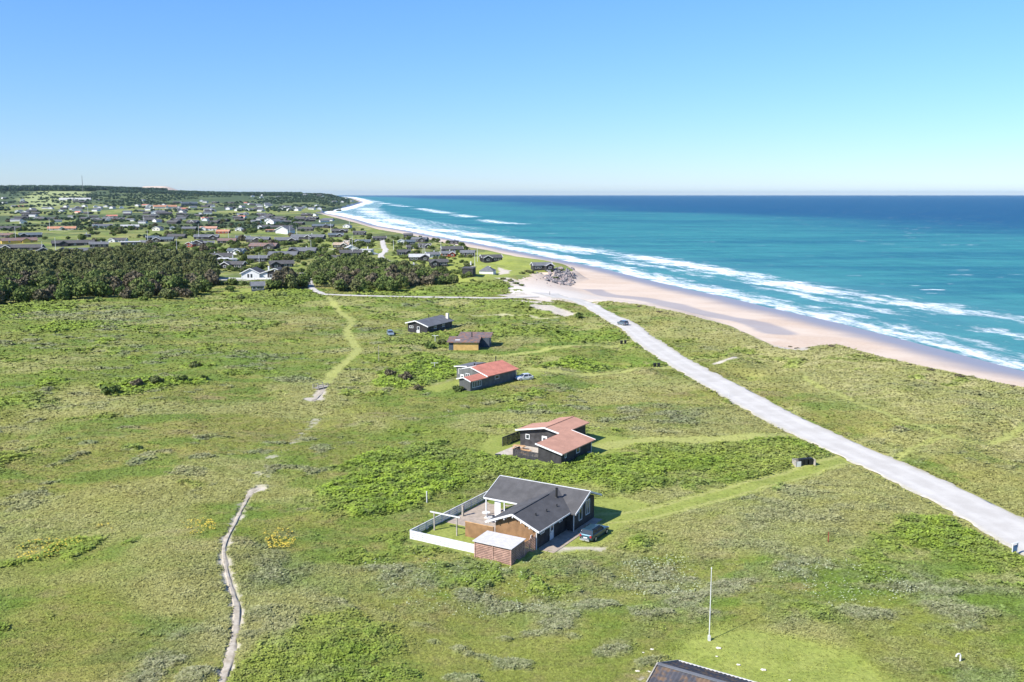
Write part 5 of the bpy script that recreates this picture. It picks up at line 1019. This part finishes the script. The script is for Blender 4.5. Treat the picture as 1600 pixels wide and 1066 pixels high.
for i_, (px, py, sz_) in enumerate(((824, 425, .9), (830, 427, 1.0), (868, 427, .8), (876, 424, 1.0), (816, 428, .8), (860, 424, .7), (797, 440, .9), (786, 437, .8), (806, 444, .8), (815, 447, .7))):
    x, y, z = P(px, py, 12); tree('dune_bush', 'shrub', x, y, z, sz_ * 1.3, 'low dark bush on the dune edge round the black cottage above the boulders', 'bush', 'dark bushes on the dune edge', sz=.6)
for px, py in ((1222, 540), (1234, 540), (1246, 543), (1262, 542), (1030, 486), (1042, 488), (1052, 490), (1000, 478), (1160, 518), (1300, 540), (1345, 551), (1420, 569), (1455, 577), (1500, 587), (1545, 596), (1570, 600), (1585, 603)):
    x, y, z = P(px, py + 2); tree('dune_tuft', 'dead_shrub', x, y, z - .2, random.uniform(.45, .8), 'brownish tuft of dead marram hanging at the eroded dune edge above the beach', 'dune tuft', 'tufts at the eroded dune edge', sz=.6)
# ---- flagpoles
def flagpole(px, py, pyt, label, r=.06, pos=None):
    x, y, z = P(px, py) ; D = math.hypot(x, y); hgt = (py - pyt) / F * math.hypot(D, CAMH) * 1.02 if pos is None else pos; o = empty('flagpole', (x, y, z)); rr_ = max(r, D * .00022)
    m = MB(); m.cyl((0, 0, 0), (0, 0, hgt), rr_, rr_ * .6, 8); m.build('pole', M['white'], o); m = MB(); m.cyl((0, 0, hgt), (0, 0, hgt + .15), rr_ * 1.3, rr_ * .6, 8); m.build('finial', M['offwhite'], o); m = MB(); m.box(-.12, .12, -.12, .12, -.3, .5); m.build('socket', M['offwhite'], o); tag(o, label, 'flagpole')
flagpole(1108, 1001, 893, 'tall white flagpole on the mown lawn near the bottom edge', .05)
for t in [(25, 379, 358, 'white flagpole beside the brown roofed cottage at the left edge'), (66, 394, 380, 'white flagpole at the end of the longest slate roof'), (87, 391, 374, 'white flagpole left of the white bargeboard gable'), (78, 361, 345, 'white flagpole at the left end of the long orange roof'), (231, 377, 361, 'white flagpole between the blue grey roofs'), (277, 403, 376, 'tall white flagpole rising from the low white shed behind the wood'),
          (311, 374, 352, 'white flagpole in front of the broad grey house left of the orange roof'), (357, 372, 358, 'white flagpole below the bright orange roof'), (225, 354, 340, 'white flagpole on the green left of the small orange tinted gable'), (405, 411, 396, 'white flagpole before the grey cottage behind the villa'), (453, 369, 355, 'white flagpole right of the long black roof'), (464, 368, 356, 'white flagpole left of the dark grey cottage in mid settlement'), (483, 378, 366, 'white flagpole below the long grey house on the green'),
          (486, 389, 376, 'white flagpole behind the grey house with the white bargeboards'), (551, 400, 370, 'tall white flagpole before the white gabled house'), (517, 368, 350, 'white flagpole on the green slope beside the blue grey cottage'), (615, 391, 376, 'yellowish flagpole right of the curved sandy lane'), (646, 397, 387, 'short flagpole left of the black cottage with the pale roof'), (661, 396, 381, 'white flagpole left of the taller pair near the dark cottages'), (664, 397, 384, 'white flagpole close right of its twin behind the pale roofed cottage'),
          (689, 393, 372, 'tall cream flagpole left of the broad black roof'), (742, 417, 397, 'white flagpole left of the pyramid roofed cottage'), (746, 409, 386, 'tall cream flagpole behind the one by the pyramid roof'), (546, 356, 345, 'far white flagpole on the slope above the surf'), (138, 340, 325, 'far white flagpole on the open green left part of the settlement')]: flagpole(*t)
def simple_post(name, px, py, h_, w, mat, label, cat, extra=None):
    x, y, z = P(px, py); m = MB(); m.cyl((0, 0, -.3), (0, 0, h_), w, w * .9, 8)
    if extra: extra(m)
    m.cyl((0, 0, h_), (0, 0, h_ + w), w * .9, w * .3, 8); c = obj(name, m.mesh(name, M[mat])); c.location = (x, y, z); tag(c, label, cat)
simple_post('utility_pole', 592, 567, 4.4, .06, 'grey_wood', 'thin grey pole on the heath left of the red roofed house', 'pole')
simple_post('washing_post', 680, 537, 2.4, .07, 'white', 'white T shaped washing post left of the yellow walled cottage', 'post', lambda m: m.box(-.9, .9, -.05, .05, 2.25, 2.36))
simple_post('washing_post', 679, 577, 1.6, .06, 'white', 'small white T shaped post in the bushes above the red roofed house', 'post', lambda m: m.box(-.9, .9, -.05, .05, 1.5, 1.58))
simple_post('marker_post', 1138, 621, 1.6, .05, 'offwhite', 'thin pale marker post beside the road verge', 'post'); simple_post('marker_post', 1294, 848, 1.3, .06, 'red_wall', 'short rusty red post in the scrub near the road', 'post'); simple_post('marker_post', 859, 461, 1.5, .09, 'dark_wood', 'dark short post on the pale sand of the beach access', 'post')
x, y, z = P(1500, 1037); m = MB(); pts = [(0, 0, 0), (0, 0, .75)] + [(-.22 + .22 * math.cos(a), 0, .75 + .22 * math.sin(a)) for a in np.linspace(.4, 3.3, 8)]
for a, b in zip(pts[:-1], pts[1:]): m.cyl(a, b, .07, .07, 8)
c = obj('vent_pipe', m.mesh('vent_pipe', M['white'])); c.location = (x, y, z); c.rotation_euler.z = .2; tag(c, 'white bent vent pipe in the grass near the lower right corner', 'pipe')
M['board_blue'] = paint('blue_board', (.10, .20, .34), .1)
x, y, z = P(1585, 868); c = empty('notice_board', (x, y, z), .5); tag(c, 'small roadside board with a blue panel and white frame by the road', 'sign'); 
for s_ in (-.45, .45): m = MB(); m.box(s_ - .05, s_ + .05, -.05, .05, -.3, 1.5); m.build('post', M['offwhite'], c)
m = MB(); m.box(-.4, .4, -.03, .03, .55, 1.25); m.build('board', M['board_blue'], c); m = MB(); m.box(-.52, .52, -.14, .14, 1.5, 1.56); m.build('cap', M['offwhite'], c)
# driftwood rail footbridge on the left path
x, y, z = P(501, 607); c = empty('footbridge', (x, y, z), 1.0); tag(c, 'weathered grey wooden footbridge on the narrow path across the heath', 'footbridge'); m = MB()
for k in range(11): m.box(-1.5 + k * .28, -1.25 + k * .28, -.8, .8, .25, .31)
m.build('deck_planks', M['grey_wood'], c)
for s_ in (-.8, .8):
    m = MB(); m.bar((-1.6, s_, 1.05), (1.6, s_, 1.05), .09, .09); m.bar((-1.6, s_, .65), (1.6, s_, .65), .05, .08); m.build('handrail', M['grey_wood'], c)
    for k in (-1.5, 0, 1.5): m = MB(); m.box(k - .06, k + .06, s_ - .06, s_ + .06, -.4, 1.1); m.build('post', M['grey_wood'], c)
# ---- wheelie bins
def bin_(px, py, rz, label, off=(0, 0), mat='plastic_black'):
    x, y, z = P(px, py); x += off[0]; y += off[1]; c = empty('refuse_bin', (x, y, z), rz); tag(c, label, 'bin')
    m = MB(); m.poly([(-.24, -.26, .06), (.24, -.26, .06), (.24, .26, .06), (-.24, .26, .06), (-.30, -.36, .98), (.30, -.36, .98), (.30, .36, .98), (-.30, .36, .98)], [(0, 3, 2, 1), (4, 5, 6, 7), (0, 1, 5, 4), (1, 2, 6, 5), (2, 3, 7, 6), (3, 0, 4, 7)]); m.build('body', M[mat], c)
    m = MB(); m.prism([(-.39, .99), (.41, .99), (.41, 1.04), (0, 1.1), (-.39, 1.03)], -.32, .32, 'x'); m.build('lid', M[mat], c)
    for s_ in (-.27, .27): m = MB(); m.cyl((s_ - .03, .28, .1), (s_ + .03, .28, .1), .1, .1, 10); m.build('wheel', M['tyre'], c)
    m = MB(); m.cyl((-.25, .44, .95), (.25, .44, .95), .02, .02, 6); m.build('handle', M[mat], c)
x, y, z = P(1257, 727); c = empty('bin_shelter', (x, y, z), .25); tag(c, 'low pale wooden bin enclosure beside the grassy track by the road', 'enclosure')
m = MB(); m.box(-1.8, -1.72, -.55, .6, -.2, .95); m.build('side_panel', M['grey_wood'], c); m = MB(); m.box(1.55, 1.63, -.55, .6, -.2, .95); m.build('side_panel', M['grey_wood'], c); m = MB(); m.box(-1.8, 1.63, .6, .67, -.2, 1.0); m.build('back_panel', M['grey_wood'], c); m = MB(); m.box(-1.72, -.9, -.5, -.44, -.1, .8); m.build('front_panel', M['offwhite'], c)
for i, o_ in enumerate(((-.55, 0), (.12, .16), (.95, .38))): bin_(1257, 727, .25, ('black wheeled bin at the left inside the pale bin enclosure', 'black wheeled bin in the middle of the pale bin enclosure', 'black wheeled bin at the right inside the pale bin enclosure')[i], o_)
bin_(1023, 574, .2, 'black wheeled bin left of its pair on the track with the dark hedge'); bin_(1029, 574, .1, 'black wheeled bin right of its pair on the track with the dark hedge'); bin_(971, 538, .3, 'dark wheeled bin left of its pair on the upper grassy track', (0, 0)); bin_(977, 537.5, .1, 'dark wheeled bin right of its pair on the upper grassy track')

# ---- cars
def car(x, y, z, rz, paintm, label, L=4.6, W=1.84, H=1.5, estate=True, rack=False):
    c = empty('parked_car' if 'road' not in label else 'car', (x, y, z), rz); tag(c, label, 'car'); n = 15
    # lower body: stations from tail (-) to nose (+)
    st = [(-.5, .55, .86, .80), (-.485, .34, .98, .90), (-.44, .26, 1.0, .96), (-.30, .22, .99, 1.0), (0, .20, .95, 1.0), (.20, .20, .94, 1.0), (.34, .22, .90, .98), (.44, .26, .80, .93), (.485, .32, .72, .84), (.5, .42, .62, .74)]
    m = MB(); V = []; 
    for u, zb, zt, wf in st:
        hw = W / 2 * wf; V += [(u * L, -hw * .92, zb), (u * L, -hw, zb + (zt - zb) * .45), (u * L, -hw * .97, zt - .05), (u * L, -hw * .86, zt), (u * L, hw * .86, zt), (u * L, hw * .97, zt - .05), (u * L, hw, zb + (zt - zb) * .45), (u * L, hw * .92, zb)]
    k = 8; Fc = [(i * k + j, (i + 1) * k + j, (i + 1) * k + (j + 1) % k, i * k + (j + 1) % k) for i in range(len(st) - 1) for j in range(k)] + [tuple(range(k)), tuple(range((len(st) - 1) * k, len(st) * k))[::-1]]
    m.poly(V, Fc); b = m.build('body', M[paintm], c)
    for p in b.data.polygons: p.use_smooth = False
    r0, r1 = (-.47, .20) if estate else (-.44, .20); rb, rf_ = (-.40, .04) if estate else (-.30, .04); wl, wt = W / 2 * .90, W / 2 * .72
    def gh(x0, x1, y, z_): return [(x0 * L, -y, z_), (x1 * L, -y, z_), (x1 * L, y, z_), (x0 * L, y, z_)]
    m = MB(); m.poly(gh(r0, r1, wl, .93) + gh(rb, rf_, wt, H - .05), [(0, 3, 2, 1), (4, 5, 6, 7), (0, 1, 5, 4), (1, 2, 6, 5), (2, 3, 7, 6), (3, 0, 4, 7)]); m.build('windows', M['glass'], c)
    m = MB(); m.poly(gh(rb - .01, rf_ + .01, wt + .02, H - .06) + gh(rb + .02, rf_ - .02, wt - .1, H), [(0, 3, 2, 1), (4, 5, 6, 7), (0, 1, 5, 4), (1, 2, 6, 5), (2, 3, 7, 6), (3, 0, 4, 7)])
    for f0, f1 in (((r0, wl), (rb, wt)), ((r1, wl), (rf_, wt)), ((-.17, wl), (-.17, wt))):
        for s_ in (-1, 1): m.bar((f0[0] * L, s_ * (f0[1] + .01), .92), (f1[0] * L, s_ * (f1[1] + .012), H - .04), .07, .06)
    m.build('roof', M[paintm], c)
    for u in (-.31, .31):
        for s_ in (-1, 1):
            m = MB(); m.cyl((u * L, s_ * (W / 2 - .20), .33), (u * L, s_ * (W / 2 + .02), .33), .33, .33, 18); w_ = m.build('wheel', M['tyre'], c); m = MB(); m.cyl((u * L, s_ * (W / 2 + .021), .33), (u * L, s_ * (W / 2 + .03), .33), .21, .19, 12); m.build('rim', M['rim'], w_)
    for s_ in (-1, 1):
        m = MB(); m.box(.462 * L, .497 * L, s_ * W * .34 - .17, s_ * W * .34 + .17, .56, .70); m.build('headlight', M['headlight'], c); m = MB(); m.box(-.503 * L, -.47 * L, s_ * W * .36 - .12, s_ * W * .36 + .12, .66, .92); m.build('taillight', M['taillight'], c)
        m = MB(); m.box(.13 * L, .17 * L, s_ * (W / 2 + .07) - .09, s_ * (W / 2 + .07) + .09, .92, 1.06); m.build('wing_mirror', M[paintm], c)
    m = MB(); m.box(-.512 * L, -.5 * L, -.26, .26, .55, .66); m.build('number_plate', M['white'], c)
    if rack:
        m = MB(); m.bar((-.53 * L, -.5, .5), (-.53 * L, .5, .5), .06, .06); m.bar((-.5 * L, 0, .45), (-.60 * L, 0, .45), .08, .06); m.bar((-.56 * L, -.65, .38), (-.56 * L, .65, .38), .06, .16); m.build('bike_rack', M['rim'], c)
        for s_ in (-1, 1): m = MB(); m.bar((-.38 * L, s_ * .62, H + .05), (.02 * L, s_ * .62, H + .05), .05, .05); m.build('roof_rail', M['metal_dark'], c)
    return c
M['car_blue'] = carp('dark_teal_car_paint', (.035, .085, .12)); M['car_steel'] = carp('steel_blue_car_paint', (.15, .20, .25)); M['car_white'] = carp('white_car_paint', (.75, .76, .77)); M['car_grey'] = carp('pale_blue_car_paint', (.28, .35, .40))
cx, cy = G(929, 838); car(cx, cy, 0, math.radians(58), 'car_blue', 'dark blue estate car with a bike rack parked on the grass beside the nearest house', 4.9, 1.9, 1.5, rack=True)
cx, cy, cz = P(973, 508); car(cx, cy, cz + .07, math.radians(118), 'car_steel', 'steel blue estate car driving along the pale gravel road', 4.5, 1.85, 1.55)
cx, cy, cz = P(819, 594); car(cx, cy, cz, math.radians(205), 'car_white', 'white hatchback parked behind the red roofed cottage', 4.1, 1.78, 1.5, False)
cx, cy, cz = P(610, 524); car(cx, cy, cz, math.radians(-75), 'car_grey', 'pale blue car parked left of the black gabled cottage', 4.4, 1.8, 1.5)
for px, py, pm, lab in [(586, 398, 'car_white', 'tiny white car beside the curved sandy lane'), (598, 446, 'car_grey', 'unused')][:1]:
    cx, cy, cz = P(px, py); car(cx, cy, cz, .3, pm, lab)

# ---- boulders at the beach access
def rock_mesh(seed, mat):
    import bmesh
    bm = bmesh.new(); bmesh.ops.create_icosphere(bm, subdivisions=2, radius=1); r = random.Random(seed); off = [r.uniform(-1, 1) for _ in range(9)]
    for v in bm.verts:
        p = v.co.copy(); d = 1 + .28 * math.sin(p.x * 3.1 + off[0]) * math.cos(p.y * 2.7 + off[1]) + .16 * math.sin(p.z * 5 + off[2] + p.x * 4); v.co = p * d * Vector((1, .8, .7)).lerp(Vector((1, 1, .75)), .4)
        if r.random() < .3: v.co *= .92
    me = bpy.data.meshes.new('boulder'); bm.to_mesh(me); bm.free(); me.materials.append(M[mat]); return me
RK = [rock_mesh(i, 'rock2' if i % 3 == 0 else 'rock1') for i in range(6)]
rk = random.Random(3); n = 0
while n < 290:
    t = rk.random() ** .55; px = rk.uniform(836, 900); py = rk.uniform(420, 447)
    inner = ((px - 874) / 24) ** 2 + ((py - 432) / 12) ** 2
    if inner > 1 and not (rk.random() < .12 and px < 880 and 425 < py < 446): continue
    x, y, z = P(px, py, 14); y += rk.uniform(-4, 4); z = hz(x, y); k = rk.randrange(6); o = obj('boulder', RK[k]); s_ = rk.uniform(.45, 1.15) * (1.05 if inner < 1 else .6); o.scale = (s_, s_, s_); o.location = (x, y, z + s_ * .3); o.rotation_euler = (rk.uniform(-.4, .4), rk.uniform(-.4, .4), rk.uniform(0, 6.3))
    c_ = 'pinkish' if k % 3 == 0 else 'grey'; tag(o, c_ + ' boulder in the rock pile between the dune cottage and the beach', 'boulder', c_ + ' boulders of the rock pile'); n += 1
# white stones on the lower lawn
for i, (px, py) in enumerate([(1005, 1021), (1019, 1016), (1123, 1014), (1120, 1027), (1154, 1040), (1193, 1048), (994, 1040), (1014, 1051), (996, 1050), (1234, 1064)]):
    x, y, z = P(px, py); o = obj('field_stone', RK[i % 6]); s_ = .10 + .05 * (i % 3); o.scale = (s_ * 1.4, s_, s_ * .6); o.location = (x, y, z + .08); o.data = RK[0].copy() if i == 0 else bpy.data.objects['field_stone'].data
    if i == 0: o.data.materials.clear(); o.data.materials.append(M['cream'])
    tag(o, 'small pale stone lying on the mown lawn by the flagpole', 'stone', 'pale stones on the lower lawn')
# mast and tower on the horizon
x, y, z = P(130, 306, 14); m = MB(); Y0 = 4600; s_ = Y0 / y; m.cyl((0, 0, 0), (0, 0, 78), 1.6, .8, 6); c = obj('radio_mast', m.mesh('radio_mast', M['grey_roof'])); c.location = (x * s_, Y0, hz(x * s_, Y0)); tag(c, 'thin radio mast above the pine forest on the horizon', 'mast')

# ------------------------------------------------------------------ blades last: they avoid what stands on the ground
n1 = blades('heath_grass', 430000, 3, 438, 1100, lambda m, X, Y: np.clip(1 - m['lawn'] * .93, 0, 1) * (1 - m['lush'] * .7) , lambda m, D: D * .0016 * (1 + .4 * m['grey']), lambda m: .03 + .15 * m['grey'] + .08 * m['dry'], .28, 'rough green and straw coloured heath grass', 'grass', 1.05)
n2 = blades('low_scrub', 300000, 4, 438, 1100, lambda m, X, Y: np.clip(m['lush'] * 1.2 + m['grey'] * .5, 0, 1), lambda m, D: D * .0024, lambda m: .12 + .2 * m['lush'], .28, 'leafy low rose and willow scrub on the heath', 'scrub', 1.05)
def flowers(name, polys, N, colr, label, s, dens=.52):
    n_ = NT(name); n_.out(colr, .8); M[name] = n_.m; V = []
    for poly in polys:
        w = [G(x, y) for x, y in poly]; xs_ = [p[0] for p in w]; ys_ = [p[1] for p in w]
        x = rng.uniform(min(xs_), max(xs_), N); y = rng.uniform(min(ys_), max(ys_), N); ok = pip(w, x, y) & (fbm(x / 3.5, y / 3.5, 201, 4) + (rng.random(N) - .5) * .7 > dens + .06) & (rng.random(N) < .7); x, y = x[ok], y[ok]
        mm = masks(x, y); z = hsmooth(x, y) + scrub(x, y, mm) + .28; q = s * rng.uniform(.6, 1.4, len(x)); th = rng.uniform(0, 6.28, len(x))
        V.append(np.stack([np.stack([x + q * np.cos(th + a), y + q * np.sin(th + a), z + q * .3 * np.sin(a + th * 2)], 1) for a in (0, 2.1, 4.2)], 1).reshape(-1, 3))
    V = np.concatenate(V); tag(obj(name, mesh_np(name, V, np.arange(len(V)).reshape(-1, 3), M[name])), label, 'flowers', kind='stuff')
flowers('yellow_wildflowers', [[(408, 838), (440, 832), (470, 840), (455, 862), (420, 868)], [(280, 818), (330, 815), (345, 840), (300, 850)], [(20, 850), (70, 835), (135, 845), (110, 866), (30, 880)], [(150, 820), (180, 818), (180, 828), (150, 828)]], 1300, (.58, .44, .06), 'patches of yellow wildflowers on the left heath', .12, .46)
flowers('white_wildflowers', [[(560, 880), (700, 858), (840, 880), (900, 940), (760, 965), (600, 950)], [(960, 880), (1080, 865), (1100, 930), (980, 930)], [(1180, 900), (1330, 880), (1460, 940), (1300, 960)]], 1900, (.42, .46, .28), 'pale flower heads scattered through the scrub below the house', .09, .44)
hb = MB(); hb.box(-16000, 30000, -300, 45000, -1400, 165); hz_o = obj('haze', None); 
hm = bpy.data.materials.new('haze'); hm.use_nodes = True; ht = hm.node_tree; ht.nodes.remove(ht.nodes['Principled BSDF']); pv = ht.nodes.new('ShaderNodeVolumePrincipled'); pv.inputs['Color'].default_value = (.62, .86, 1, 1); pv.inputs['Density'].default_value = .000016; pv.inputs['Anisotropy'].default_value = .2
ht.links.new(pv.outputs[0], ht.nodes['Material Output'].inputs['Volume']); bpy.data.objects.remove(hz_o); tag(obj('haze', hb.mesh('haze', hm)), 'thin sea haze over the coast', 'haze', kind='stuff')
print('blades', n1, n2, 'trees', cnt)
